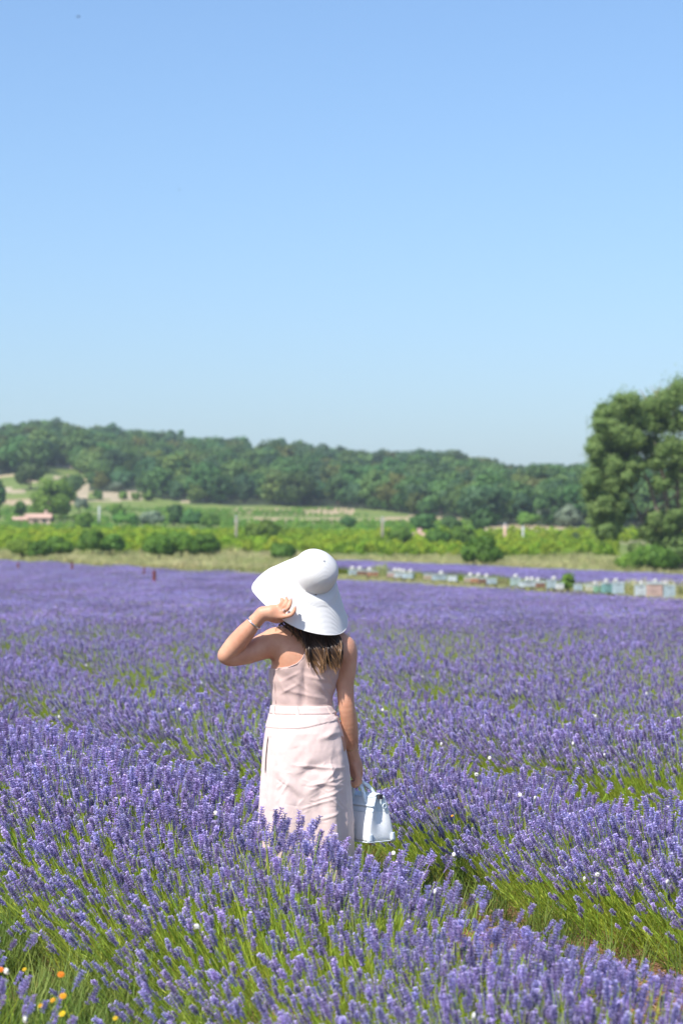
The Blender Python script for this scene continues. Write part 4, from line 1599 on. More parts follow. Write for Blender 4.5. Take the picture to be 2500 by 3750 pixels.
def skirt_disp(px, py, sa, ang):
    d = 0.0
    if sa > 0:
        for (x0, y0, x1, y1, w, amp) in CREASE:
            dx, dy = x1 - x0, y1 - y0
            L = math.hypot(dx, dy)
            s = ((px - x0) * dx + (py - y0) * dy) / L
            if s < 0 or s > L:
                continue
            n = (-(px - x0) * dy + (py - y0) * dx) / L
            if abs(n) < 3 * w:
                d += amp * .0008 * math.exp(-(n / w) ** 2) * math.sin(math.pi * s / L) ** .6
        # yoke seam: the band above it lies a little prouder
        ys = 2660 - 26 * smooth(1080, 1250, px)
        d += .0035 * (1 - float(smooth(ys - 1.5, ys + 1.5, py)))
    k = float(smooth(2700, 3000, py))
    d += k * (.008 * math.sin(ang * 7 + .6) + .005 * math.sin(ang * 13 + 1.7 + py * .002))
    d += .0035 * (float(vnoise(px * .022, py * .016, 31)) - .5) + .0016 * (float(vnoise(px * .07, py * .05, 32)) - .5)
    return d


def build_skirt():
    base = PROOT.location
    def surf(angs, pys, off, name, parent, mat, thick=.0):
        V, F = [], []
        for py in pys:
            for a in angs:
                p0 = skirt_point(py, a, off)
                px, _ = project(p0.x, p0.y, p0.z)
                q = skirt_point(py, a, off + skirt_disp(px, py, math.sin(a), a))
                V.append(q - base)
        n = len(angs)
        for i in range(len(pys) - 1):
            for j in range(n - 1):
                F.append((i * n + j, i * n + j + 1, (i + 1) * n + j + 1, (i + 1) * n + j))
        m = make_mesh(name, V, np.array(F), True)
        m.materials.append(mat)
        o = obj(name, m, parent)
        if thick:
            s = o.modifiers.new('thickness', 'SOLIDIFY'); s.thickness = thick; s.offset = -1
        return o
    pys = np.concatenate([np.arange(2583, 2700, 3.0), np.arange(2700, 3240, 4.5)])
    full = np.linspace(0, 2 * math.pi, 161)
    sk = surf(full, pys, -.004, 'skirt', PROOT, M['skirt'], .002)
    # the wrapped back panel that overlaps and opens at the right side
    back = np.linspace(.50, math.pi + .6, 230)
    wrap = surf(back, np.concatenate([np.arange(2612, 3060, 2.6), np.arange(3060, 3236, 5)]), .0045, 'wrap_panel', sk, M['skirt'], .0025)
    # waistband with belt loops
    V, F = [], []
    angs = np.linspace(0, 2 * math.pi, 121)
    rows = [(2582, .001), (2583, .004), (2590, .0055), (2597, .0045), (2604, .0055), (2611, .0048), (2613, .001)]
    for py, off in rows:
        for a in angs:
            V.append(skirt_point(py, a, off + .0012 * (float(vnoise(a * 14, py * .12, 3)) - .5)) - base)
    n = len(angs)
    for i in range(len(rows) - 1):
        for j in range(n - 1):
            F.append((i * n + j, i * n + j + 1, (i + 1) * n + j + 1, (i + 1) * n + j))
    m = make_mesh('waistband', V, np.array(F), True); m.materials.append(M['skirt'])
    wb = obj('waistband', m, sk)
    for px in (1089, 1201, 1010):
        l = np.interp(2597, SK_PY, SK_L); r_ = np.interp(2597, SK_PY, SK_R)
        cx = (px - (l + r_) / 2) / ((r_ - l) / 2)
        a = math.acos(max(-1, min(1, math.copysign(abs(cx) ** (2.25 / 2), cx))))
        mb = MB()
        da = .045
        vs = []
        for py, off in ((2581, .006), (2583, .0085), (2597, .009), (2611, .0085), (2614, .005)):
            for d in (-da, da):
                vs.append(skirt_point(py, a + d, off) - base)
        mb.add(vs, [(2 * i, 2 * i + 1, 2 * i + 3, 2 * i + 2) for i in range(4)])
        o = obj('belt_loop', mb.mesh('belt_loop', [M['skirt']]), sk)
        s = o.modifiers.new('thickness', 'SOLIDIFY'); s.thickness = .003
    # pocket slit at the left hip: the shade in it drawn as a dark strip
    mb = MB()
    pts = []
    for i in range(12):
        py = 2692 + i * 12
        px = 989 - 10 * math.sin(i / 11 * 1.5)
        l = np.interp(py, SK_PY, SK_L); r_ = np.interp(py, SK_PY, SK_R)
        cx = (px - (l + r_) / 2) / ((r_ - l) / 2)
        a = math.acos(max(-1, min(1, math.copysign(abs(cx) ** (2.25 / 2), cx))))
        pts.append(skirt_point(py, a, .0075) - base)
    mb.tube(pts, [.0008] + [.0022] * 10 + [.0008], n=6)
    obj('pocket_slit_shade', mb.mesh('pocket_slit_shade', [M['bark_dark']], True), sk)


build_skirt()


# ------------------------------------------------------------------ jewellery, nails, shoes
def build_small():
    base = PROOT.location
    mb = MB()
    c = B(931, 2281, 10.69); ax = Vector(hv(962, 2247, .012) - B(895, 2322, 10.705)).normalized()
    mb.torus(Vector(c) - base, ax, .0345, .0026, n=36, m=8, squash=1.6)
    br = obj('bracelet', mb.mesh('bracelet', [M['silver']], True), PROOT)
    mb = MB()
    mb.box(Vector(B(938, 2288, 10.655)) - base, (.007, .004, .007), Matrix.Rotation(.8, 3, 'Y'))
    obj('bracelet_clasp', mb.mesh('bracelet_clasp', [M['gold']]), br)
    mb = MB()
    c = P(1288, 2744, 10.928)
    mb.torus(c - base, Vector((.10, .12, -1)), .0290, .0024, n=36, m=6)
    obj('bracelet', mb.mesh('bracelet', [M['gold']], True), PROOT)
    f = FINGERS[2]
    c = Vector(f[0] * .45 + f[1] * .55)
    ax = Vector(f[1] - f[0]).normalized()
    mb = MB(); mb.torus(c - base, ax, .0112, .0014, n=24, m=6)
    rg_ = obj('finger_ring', mb.mesh('finger_ring', [M['silver']], True), PROOT)
    mb = MB(); mb.blob(c - base + Vector((.001, -.0125, .003)), (.0045, .0035, .0045), 3, .05, 6, 4)
    obj('gemstone', mb.mesh('gemstone', [M['silver']]), rg_)
    for f in FINGERS:
        d = Vector(f[3] - f[2]).normalized()
        c = Vector(f[3]) + d * .003 + Vector((.001, -.0062, .001)) - base
        mb = MB(); mb.blob(c, (.0042, .0022, .0062), 1, .0, 8, 6)
        obj('fingernail', mb.mesh('fingernail', [M['nail']], True), PROOT)
    for hx in (-.232, -.082):
        mb = MB()
        mb.box(Vector((hx, YB + .07, .012)) - base, (.085, .27, .022))
        mb.box(Vector((hx, YB - .04, .045)) - base, (.075, .06, .05))
        mb.box(Vector((hx, YB + .12, .045)) - base, (.09, .045, .035))
        obj('shoe', mb.mesh('shoe', [M['shoe']]), PROOT)


build_small()


# ------------------------------------------------------------------ hair
def mat_hair():
    m, nt, out = new_mat('hair')
    at = N(nt, 'ShaderNodeAttribute'); at.attribute_name = 'along'
    geo = N(nt, 'ShaderNodeNewGeometry')
    ad = N(nt, 'ShaderNodeMath', operation='MULTIPLY_ADD')
    nt.links.new(geo.outputs['Random Per Island'], ad.inputs[0]); ad.inputs[1].default_value = .45
    nt.links.new(at.outputs['Fac'], ad.inputs[2])
    rp = ramp(nt, [(0.30, (.018, .010, .007)), (0.72, (.05, .026, .014)), (1.1, (.30, .165, .07))])
    rp.color_ramp.elements[2].position = 1.0
    nt.links.new(ad.outputs[0], rp.inputs[0])
    b = N(nt, 'ShaderNodeBsdfPrincipled')
    b.inputs['Roughness'].default_value = .34
    b.inputs['Specular IOR Level'].default_value = .5
    b.inputs['Anisotropic'].default_value = .5
    nt.links.new(rp.outputs[0], b.inputs['Base Color'])
    nt.links.new(b.outputs[0], out.inputs[0])
    return m


M['hair'] = mat_hair()


def build_hair():
    base = np.array(PROOT.location)
    r = np.random.default_rng(91)
    V, F, A = [], [], []
    def strand(pts, rad, n=5):
        o = len(V)
        pts = np.array(pts)
        k = len(pts)
        for i in range(k):
            d = pts[min(i + 1, k - 1)] - pts[max(i - 1, 0)]
            d /= np.linalg.norm(d) + 1e-9
            s = np.cross(d, [0.2, 1, .1]); s /= np.linalg.norm(s) + 1e-9
            t = np.cross(d, s)
            q = i / (k - 1)
            rr = rad * (1 - .75 * q ** 2) * (.7 + .3 * min(1, q * 6))
            for j in range(n):
                a = 6.283 * j / n
                V.append(pts[i] + (s * math.cos(a) + t * math.sin(a) * .6) * rr - base)
                A.append(q * .72)
        for i in range(k - 1):
            for j in range(n):
                F.append((o + i * n + j, o + i * n + (j + 1) % n, o + (i + 1) * n + (j + 1) % n, o + (i + 1) * n + j))
    hs, hf, ha = [np.array(v) for v in (HEAD_S, HEAD_F, HEAD_A)]
    # cap of hair over the skull, down to the nape
    for i in range(420):
        a = r.uniform(-2.6, 2.6)
        d0 = np.array((math.sin(a) * .076, -math.cos(a) * .094))
        st = HEAD_C + hs * d0[0] * .35 + hf * d0[1] * .35 + ha * .104
        mid = HEAD_C + hs * d0[0] * .98 + hf * (d0[1] * .96) + ha * .02
        low = HEAD_C + hs * d0[0] * 1.0 + hf * (d0[1] * .98 - .012) + ha * (-.07 + .02 * r.uniform(-1, 1))
        if abs(a) > 1.6:
            low = HEAD_C + hs * d0[0] * 1.1 + hf * (d0[1] * .5 - .03) + ha * (-.06)
        pts = []
        for t in np.linspace(0, 1, 9):
            pts.append((1 - t) ** 2 * st + 2 * t * (1 - t) * (mid * 1.0 + (mid - HEAD_C) * .06) + t * t * low + r.normal(size=3) * .0012)
        strand(pts, .0042)
    # locks falling over the back
    locks = []
    for i in range(30):
        u = i / 29
        tipx = 1140 + 116 * u + r.uniform(-10, 10)
        tipy = np.interp(u, [0, .12, .3, .5, .7, .85, 1], [2440, 2462, 2440, 2452, 2465, 2440, 2405]) + r.uniform(-16, 10)
        rootx = 1112 + 100 * u
        locks.append((rootx, 2292 - 6 * u, tipx, tipy + 22 * (r.uniform() - .6), i * .42 + r.uniform(-.3, .3), r.uniform(.8, 1.2)))
    for i in range(9):                                                       # thinner hair at the left of the nape
        u = i / 8
        locks.append((1030 + 90 * u, 2262 + 12 * u, 1062 + 70 * u, 2330 + 60 * u + r.uniform(-14, 14), r.uniform(0, 6.28), .5))
    for (rx, ry, tx, ty, ph, am) in locks:
        n = 15 if am > .6 else 5
        for j in range(n):
            jr = r.normal(size=3)
            pts = []
            L = (ty - ry) * r.uniform(.82, 1.04)
            for t in np.linspace(0, 1, 12):
                py = ry + L * t
                px = rx + (tx - rx) * smooth(0, 1, t) + am * 15 * math.sin(ph + t * 5.6) * t + jr[0] * (4.5 + 3 * math.sin(t * 3.0)) * (1 - .82 * t)
                Y = np.interp(py, [2260, 2300, 2330, 2380, 2470], [10.815, 10.80, 10.772, 10.735, 10.73]) + (.006 * math.sin(ph * 2 + t * 6) + jr[1] * .005) * min(1, t * 2)
                pts.append(np.array(P(px, py, Y)))
            strand(pts, .0030 * r.uniform(.6, 1.3))
    # fly-away hairs at the left of the nape
    for i in range(16):
        x0 = 1004 + r.uniform(0, 40)
        pts = [np.array(P(x0 + 26 - 30 * t + r.normal() * 1.5, 2270 + 42 * t * r.uniform(.7, 1.1), 10.78 - .02 * t)) for t in np.linspace(0, 1, 7)]
        strand(pts, .0011, 4)
    m = make_mesh('hair', np.array(V), np.array(F), True)
    at = m.attributes.new('along', 'FLOAT', 'POINT'); at.data.foreach_set('value', np.array(A, np.float32))
    m.materials.append(M['hair'])
    obj('hair', m, PROOT)


build_hair()


# ------------------------------------------------------------------ hat
def mat_straw():
    m, nt, out = new_mat('white_straw_braid')
    at = N(nt, 'ShaderNodeAttribute'); at.attribute_name = 'braid'
    mul = N(nt, 'ShaderNodeMath', operation='MULTIPLY'); mul.inputs[1].default_value = math.pi / .0060
    nt.links.new(at.outputs['Fac'], mul.inputs[0])
    sn = N(nt, 'ShaderNodeMath', operation='SINE')
    nt.links.new(mul.outputs[0], sn.inputs[0])
    ab = N(nt, 'ShaderNodeMath', operation='ABSOLUTE')
    nt.links.new(sn.outputs[0], ab.inputs[0])
    tc = N(nt, 'ShaderNodeTexCoord')
    nz = N(nt, 'ShaderNodeTexNoise', i_Scale=260.0, i_Detail=3.0)
    nt.links.new(tc.outputs['Object'], nz.inputs['Vector'])
    ma = N(nt, 'ShaderNodeMath', operation='MULTIPLY_ADD'); ma.inputs[1].default_value = .5
    nt.links.new(nz.outputs['Fac'], ma.inputs[0]); nt.links.new(ab.outputs[0], ma.inputs[2])
    bp = N(nt, 'ShaderNodeBump'); bp.inputs['Strength'].default_value = .6; bp.inputs['Distance'].default_value = .002
    nt.links.new(ma.outputs[0], bp.inputs['Height'])
    b = N(nt, 'ShaderNodeBsdfPrincipled')
    crp = ramp(nt, [(0.0, (.74, .725, .695)), (0.45, (.81, .80, .775))])  # darker braid gaps; groove shading is put into the colour as well
    nt.links.new(ab.outputs[0], crp.inputs[0])
    nt.links.new(crp.outputs[0], b.inputs['Base Color'])
    b.inputs['Roughness'].default_value = .6
    nt.links.new(bp.outputs[0], b.inputs['Normal'])
    t = N(nt, 'ShaderNodeBsdfTranslucent'); t.inputs['Color'].default_value = (.8, .78, .72, 1)
    mx = N(nt, 'ShaderNodeMixShader'); mx.inputs[0].default_value = .06
    nt.links.new(b.outputs[0], mx.inputs[1]); nt.links.new(t.outputs[0], mx.inputs[2])
    nt.links.new(mx.outputs[0], out.inputs[0])
    return m


def build_hat():
    c = P(1144, 2107, 10.815)
    a = HAT_A
    e1 = Vector((0.8, 0, -0.6)); e1 = (e1 - a * e1.dot(a)).normalized()
    e2 = a.cross(e1).normalized()
    if e2.y > 0:
        e2 = -e2
    s = 10.815 / FPX
    PH = np.radians([-180, -150, -120, -90, -60, -30, 0, 30, 45, 60, 90, 120, 150, 180])
    RHO = np.array([156, 156, 156, 152, 172, 196, 192, 226, 244, 240, 206, 186, 165, 156]) * s
    DRP = np.array([130, 148, 166, 190, 160, 90, 72, 46, 27, 38, 92, 146, 145, 130]) * s
    def per(ph, arr):
        # periodic smooth interpolation
        xs = np.concatenate([PH[:-1] - 2 * math.pi, PH[:-1], PH + 2 * math.pi])
        ys = np.concatenate([arr[:-1], arr[:-1], arr])
        o = 0
        for k in range(-3, 4):
            o += np.interp(ph + k * .09, xs, ys)
        return o / 7
    RC, HC = .104, .118
    NA = 192
    V, BR = [], []
    prof = []
    # crown from button to base
    for i in range(0, 26):
        t = i / 25
        ang = t * math.pi / 2
        r_ = RC * (math.sin(ang) ** .9 + .05 * math.sin(math.pi * t) ** 2) if t > 0 else 0.0005
        h = HC * (math.cos(ang) ** .80 if t < 1 else 0)
        prof.append((r_, h, 0))
    ph = np.linspace(-math.pi, math.pi, NA, endpoint=False)
    rho = per(ph, RHO); drp = per(ph, DRP)
    rows = []
    dist = 0; prev = prof[0]
    for (r_, h, _) in prof:
        dist += math.hypot(r_ - prev[0], h - prev[1]); prev = (r_, h, 0)
        rows.append([(r_ * (1 + .018 * math.sin(3 * p + 1) * (r_ > .04)), h, p, dist) for p in ph])
    for i in range(1, 41):
        q = i / 40
        row = []
        for k, p in enumerate(ph):
            r_ = RC + (rho[k] - RC) * (q if q < .97 else q)
            w = drp[k] * q ** 1.25 + .004 * math.sin(5 * p + 1) * q * q - .006 * math.sin(math.pi * min(q * 3, 1)) * (q < .34)
            row.append((r_, -w, p, dist + q * .2))
        rows.append(row)
    for row in rows:
        for (r_, h, p, d) in row:
            V.append(e2 * (r_ * math.cos(p)) + e1 * (r_ * math.sin(p)) + a * h)
            BR.append(d)
    F = []
    for i in range(len(rows) - 1):
        for k in range(NA):
            k2 = (k + 1) % NA
            F.append((i * NA + k, (i + 1) * NA + k, (i + 1) * NA + k2, i * NA + k2))
    m = make_mesh('sun_hat', V, np.array(F), True)
    at = m.attributes.new('braid', 'FLOAT', 'POINT'); at.data.foreach_set('value', np.array(BR, np.float32))
    m.materials.append(mat_straw())
    hat = obj('sun_hat', None, None, c)
    tag(hat, 'wide floppy white straw sun hat on the woman, tilted back', 'hat')
    o = obj('straw_shell', m, hat)
    sd = o.modifiers.new('thickness', 'SOLIDIFY'); sd.thickness = .003; sd.offset = -1
    mb = MB()
    pts = [e2 * (r_ * math.cos(p)) + e1 * (r_ * math.sin(p)) + a * (h + .0005) for (r_, h, p, d) in rows[-1]]
    mb.tube(pts + [pts[0]], .0022, n=6, cap=False)
    obj('brim_edge', mb.mesh('brim_edge', [m.materials[0]], True), hat)
    mb = MB()
    mb.blob(a * (HC + .001), (.006, .006, .003), 2, .1)
    obj('crown_button', mb.mesh('crown_button', [m.materials[0]], True), hat)


build_hat()


# ------------------------------------------------------------------ handbag
M['bag_white'] = mat_surface('white_leather', (.78, .80, .80), (.84, .85, .85), scale=20, rough=.42, bump=.15, bump_scale=420, spec=.45)
M['bag_blue'] = mat_surface('pale_blue_leather', (.66, .73, .78), (.72, .785, .825), scale=20, rough=.45, bump=.15, bump_scale=420, spec=.45)
M['bag_dark'] = mat_plain('bag_lining', (.05, .045, .05), rough=.7)


def build_bag():
    ng = Vector((.64, -.77, 0)).normalized()        # long axis, towards the camera's right
    gx = Vector((.77, .64, 0)).normalized()         # across the bag
    up = Vector((0, 0, 1))
    H, L = .205, .235
    endc = P(1398, 3083, 10.875)                    # foot of the end facing the camera
    c = endc - ng * (L / 2)
    c.z -= 0.002
    bag = thing('handbag', 'white and pale blue leather handbag hanging from the woman\'s right hand', 'handbag', c)
    def W(l, g, z):
        return ng * l + gx * g + up * z
    # cross-section outline at a height: long faces flat, the ends folded inwards
    def ring(t, off=0.0):
        l = L / 2 * (1.0 - .10 * t) + off
        g = (.078 * (1 - t) ** 1.1 + .026 * t ** .9 + .012 * math.sin(math.pi * t)) + off
        fold = .046 * smooth(.06, .9, t)
        out = []
        for sx in (1, -1):
            e = [(l * .97, -g), (l, -g * .86), (l - fold * .2, -g * .45), (l - fold, 0), (l - fold * .2, g * .45), (l, g * .86), (l * .97, g)]
            e = e if sx > 0 else [(-a, -b) for a, b in e]
            out += e
            if sx > 0:
                out += [(l * .5, g * 1.02), (0, g * 1.03), (-l * .5, g * 1.02)]
            else:
                out += [(-l * .5, -g * 1.02), (0, -g * 1.03), (l * .5, -g * 1.02)]
        return out
    def shell(name, t0, t1, n, off, mat, parent, cap=True, bottom=False):
        V, F = [], []
        ts = [t0 + (t1 - t0) * i / n for i in range(n + 1)]
        for i, t in enumerate(ts):
            rr = ring(t, off - (.006 * max(0, 1 - t / .04) if bottom else 0))
            V += [W(a, b, H * t) for a, b in rr]
        k = len(ring(0))
        for i in range(n):
            for j in range(k):
                F.append((i * k + j, i * k + (j + 1) % k, (i + 1) * k + (j + 1) % k, (i + 1) * k + j))
        if cap:
            F.append(tuple(range(k - 1, -1, -1)))
        m = bpy.data.meshes.new(name)
        m.from_pydata(V, [], F); m.materials.append(mat)
        m.polygons.foreach_set('use_smooth', np.ones(len(m.polygons), bool)); m.update()
        o = obj(name, m, parent)
        sd = o.modifiers.new('thickness', 'SOLIDIFY'); sd.thickness = .002; sd.offset = -1
        bv = o.modifiers.new('soft', 'SUBSURF'); bv.levels = 1; bv.render_levels = 2
        return o
    shell('body', 0, .97, 14, 0, M['bag_white'], bag, bottom=True)
    yoke = shell('yoke', .66, 1.0, 8, .0022, M['bag_blue'], bag, cap=False)
    # flap over the top
    mb = MB()
    g1 = .026 + .004
    for sgn in (1, -1):
        mb.add([W(-L * .40, sgn * (g1 + .003), H * .985), W(L * .40, sgn * (g1 + .003), H * .985), W(L * .40, sgn * .006, H * 1.05), W(-L * .40, sgn * .006, H * 1.05)], [(0, 1, 2, 3)])
    mb.add([W(-L * .40, -.006, H * 1.05), W(L * .40, -.006, H * 1.05), W(L * .40, .006, H * 1.05), W(-L * .40, .006, H * 1.05)], [(0, 1, 2, 3)])
    fl = obj('flap', mb.mesh('flap', [M['bag_blue']]), bag)
    sd = fl.modifiers.new('thickness', 'SOLIDIFY'); sd.thickness = .003
    mb = MB()
    mb.box(W(L * .445, 0, H * .99), (.012, .02, .02), Matrix.Rotation(-.87, 3, 'Z'))
    obj('opening', mb.mesh('opening', [M['bag_dark']]), bag)
    # two arched handles
    hand = HAND2[2]
    top = Vector((hand[0] - .002, hand[1] - .004, hand[2] - .034)) - c
    for sgn in (1, -1):
        feet = [W(L * .22 * k, sgn * .034, H * .70) for k in (1, -1)]
        pts = []
        for t in np.linspace(0, 1, 21):
            p = feet[0].lerp(feet[1], t)
            ht = (top.z - H * .70 + sgn * .003)
            z = H * .70 + ht * (1 - abs(2 * t - 1) ** 2.6)
            lean = smooth(0, 1, 1 - abs(2 * t - 1))
            mid = Vector((top.x, top.y, 0)) + gx * sgn * .006
            cc = W(0, sgn * .034, 0)
            shift = (mid - cc) * float(lean) * .9
            pts.append(Vector((p.x + shift.x, p.y + shift.y, z)))
        mb = MB()
        mb.tube(pts, .0085, n=10)
        hd = obj('handle', mb.mesh('handle', [M['bag_blue']], True), bag)
        for k in (1, -1):
            mb = MB()
            f = W(L * .22 * k, sgn * .0405, H * .70)
            g_ = .046
            mb.add([W(L * .22 * k - .013, sgn * .0385, H * .74), W(L * .22 * k + .013, sgn * .0385, H * .74), W(L * .22 * k + .010, sgn * .0450, H * .60), W(L * .22 * k, sgn * .0475, H * .57), W(L * .22 * k - .010, sgn * .0450, H * .60)], [(0, 1, 2, 3, 4)])
            o = obj('handle_tab', mb.mesh('handle_tab', [M['bag_blue']]), hd)
            sd = o.modifiers.new('thickness', 'SOLIDIFY'); sd.thickness = .003; sd.offset = 0
    # belt that runs round the yoke, with a loop and metal plate on the end
    mb = MB()
    rr = ring(.80, .0075)
    pts = [W(a, b, H * .80) for a, b in rr]
    n = len(pts)
    vs = []
    for p in pts:
        vs += [p - up * .006, p + up * .006]
    mb.add(vs, [(2 * i, 2 * ((i + 1) % n), 2 * ((i + 1) % n) + 1, 2 * i + 1) for i in range(n) if 12 <= i <= 21])
    o = obj('belt', mb.mesh('belt', [M['bag_blue']], True), bag)
    sd = o.modifiers.new('thickness', 'SOLIDIFY'); sd.thickness = .003
    mb = MB()
    mb.torus(W(L / 2 * .93, .022, H * .78), ng, .010, .0032, n=20, m=6)
    obj('side_loop', mb.mesh('side_loop', [M['bag_blue']], True), bag)
    # corner patches, piping and feet
    for sgn in (1, -1):
        mb = MB()
        vs, k = [], 0
        for t in (0.015, .06, .12, .17, .20):
            l = L / 2 * (1 - .10 * t) + .0022
            g = (.078 * (1 - t) ** 1.1 + .026 * t ** .9 + .012 * math.sin(math.pi * t)) + .002
            w = .020 * math.sqrt(max(0.0, 1 - (t / .21) ** 2)) + .003
            vs += [W(l * .97 - w * .4, sgn * (g + .001), H * t), W(l * .975, sgn * g, H * t), W(l + .001, sgn * g * .87, H * t), W(l + .001, sgn * max(g * .87 - w, 0), H * t)]
        fs = []
        for i in range(4):
            for j in range(3):
                fs.append((i * 4 + j, i * 4 + j + 1, i * 4 + j + 5, i * 4 + j + 4))
        mb.add(vs, fs)
        o = obj('corner_patch', mb.mesh('corner_patch', [M['bag_blue']], True), bag)
        sd = o.modifiers.new('thickness', 'SOLIDIFY'); sd.thickness = .002
    mb = MB()
    pts = [W(a, b, .004) for a, b in ring(.015, .001)]
    mb.tube(pts + [pts[0]], .0032, n=6, cap=False)
    obj('bottom_piping', mb.mesh('bottom_piping', [M['bag_blue']], True), bag)
    for sx in (1, -1):
        for sg in (1, -1):
            mb = MB()
            mb.tube([W(sx * L * .44, sg * .058, .0), W(sx * L * .44, sg * .058, -.010)], [.006, .005], n=10)
            obj('foot_stud', mb.mesh('foot_stud', [M['gold']]), bag)


build_bag()


# ------------------------------------------------------------------ beehives along the far edge of the field
HIVE_COL = {
    'pale blue': (.42, .55, .62), 'white blue': (.60, .68, .72), 'brown': (.26, .125, .07), 'orange brown': (.46, .21, .09), 'pinkish': (.52, .34, .29),
    'pale teal': (.40, .56, .52), 'pale yellow': (.58, .56, .38), 'green': (.22, .50, .30), 'teal': (.17, .42, .40), 'white': (.72, .72, .70), 'beige': (.52, .40, .28)}
for k_, c_ in HIVE_COL.items():
    M['hive_' + k_] = mat_surface('hive_paint_' + k_.replace(' ', '_'), tuple((v * .6 + sum(c_) / 3 * .2) * .75 for v in c_), tuple(v * .75 + sum(c_) / 3 * .15 for v in c_), scale=6, rough=.8)
M['zinc'] = mat_surface('zinc_lid', (.36, .42, .43), (.50, .56, .57), scale=5, rough=.45)
M['stone'] = mat_surface('pale_stone', (.46, .44, .40), (.62, .60, .56), scale=9, rough=.9, bump=.4, bump_scale=30)
M['dark_gap'] = mat_plain('hive_entrance', (.03, .025, .02), rough=.9)

HIVES = [  # px left, px right, py top, py base, colour, tiers, where
    (1276, 1304, 2104, 2132, 'pale blue', 2, 'at the left end of the line of hives, beside the hat'),
    (1306, 1325, 2112, 2132, 'brown', 1, 'second from the left end of the line'), (1326, 1345, 2112, 2133, 'brown', 1, 'third from the left end, beside the orange brown one'),
    (1346, 1382, 2110, 2133, 'orange brown', 1, 'closing the leftmost cluster on its right'),
    (1418, 1444, 2122, 2142, 'pinkish', 1, 'at the left of the second cluster'), (1446, 1474, 2114, 2140, 'white blue', 1, 'in the middle of the second cluster'),
    (1478, 1513, 2114, 2142, 'pale blue', 1, 'closing the second cluster on its right'),
    (1550, 1582, 2120, 2144, 'beige', 1, 'at the left of the third cluster'), (1584, 1630, 2120, 2150, 'pale blue', 1, 'in the middle of the third cluster'),
    (1641, 1673, 2130, 2152, 'white blue', 1, 'low at the right of the third cluster'),
    (1698, 1722, 2126, 2152, 'beige', 1, 'at the left of the fourth cluster'), (1724, 1752, 2124, 2154, 'orange brown', 1, 'second in the fourth cluster'),
    (1753, 1781, 2124, 2156, 'brown', 1, 'third in the fourth cluster, the darkest there'), (1783, 1814, 2122, 2160, 'pale blue', 1, 'closing the fourth cluster on its right'),
    (1868, 1902, 2116, 2160, 'pale teal', 2, 'at the left of the fifth cluster'), (1904, 1954, 2130, 2166, 'white blue', 1, 'wide one in the middle of the fifth cluster'),
    (1959, 1995, 2134, 2168, 'brown', 1, 'closing the fifth cluster on its right'),
    (2002, 2032, 2124, 2168, 'pale blue', 2, 'tall, left of the feathery shrub'), (2034, 2060, 2144, 2170, 'white', 1, 'low, touching the feathery shrub from the left'),
    (2100, 2128, 2146, 2174, 'pale blue', 1, 'low, directly right of the feathery shrub'),
    (2141, 2171, 2142, 2180, 'pale yellow', 1, 'left of the green and teal pair'), (2174, 2203, 2142, 2180, 'green', 2, 'left one of the green and teal pair'),
    (2205, 2236, 2134, 2178, 'teal', 2, 'right one of the green and teal pair'), (2241, 2281, 2132, 2180, 'pale blue', 2, 'tall, right of the teal one'),
    (2324, 2360, 2142, 2188, 'white blue', 2, 'left of the wide pink hive at the right end'), (2367, 2426, 2134, 2192, 'pinkish', 2, 'wide, second from the right end of the line'),
    (2431, 2466, 2142, 2192, 'pale blue', 2, 'at the right end of the line')]
STONES = {0: (.5,), 1: (.6,), 3: (.2,), 5: (.0, .6), 6: (.0, .7), 8: (.66,), 10: (.95,), 11: (.95,), 12: (.95,), 14: (.55,), 15: (.5, .86), 16: (.26,), 17: (.8,), 21: (.1,), 22: (.4,), 23: (.3,), 24: (.6,), 25: (.5,), 26: (.1,)}


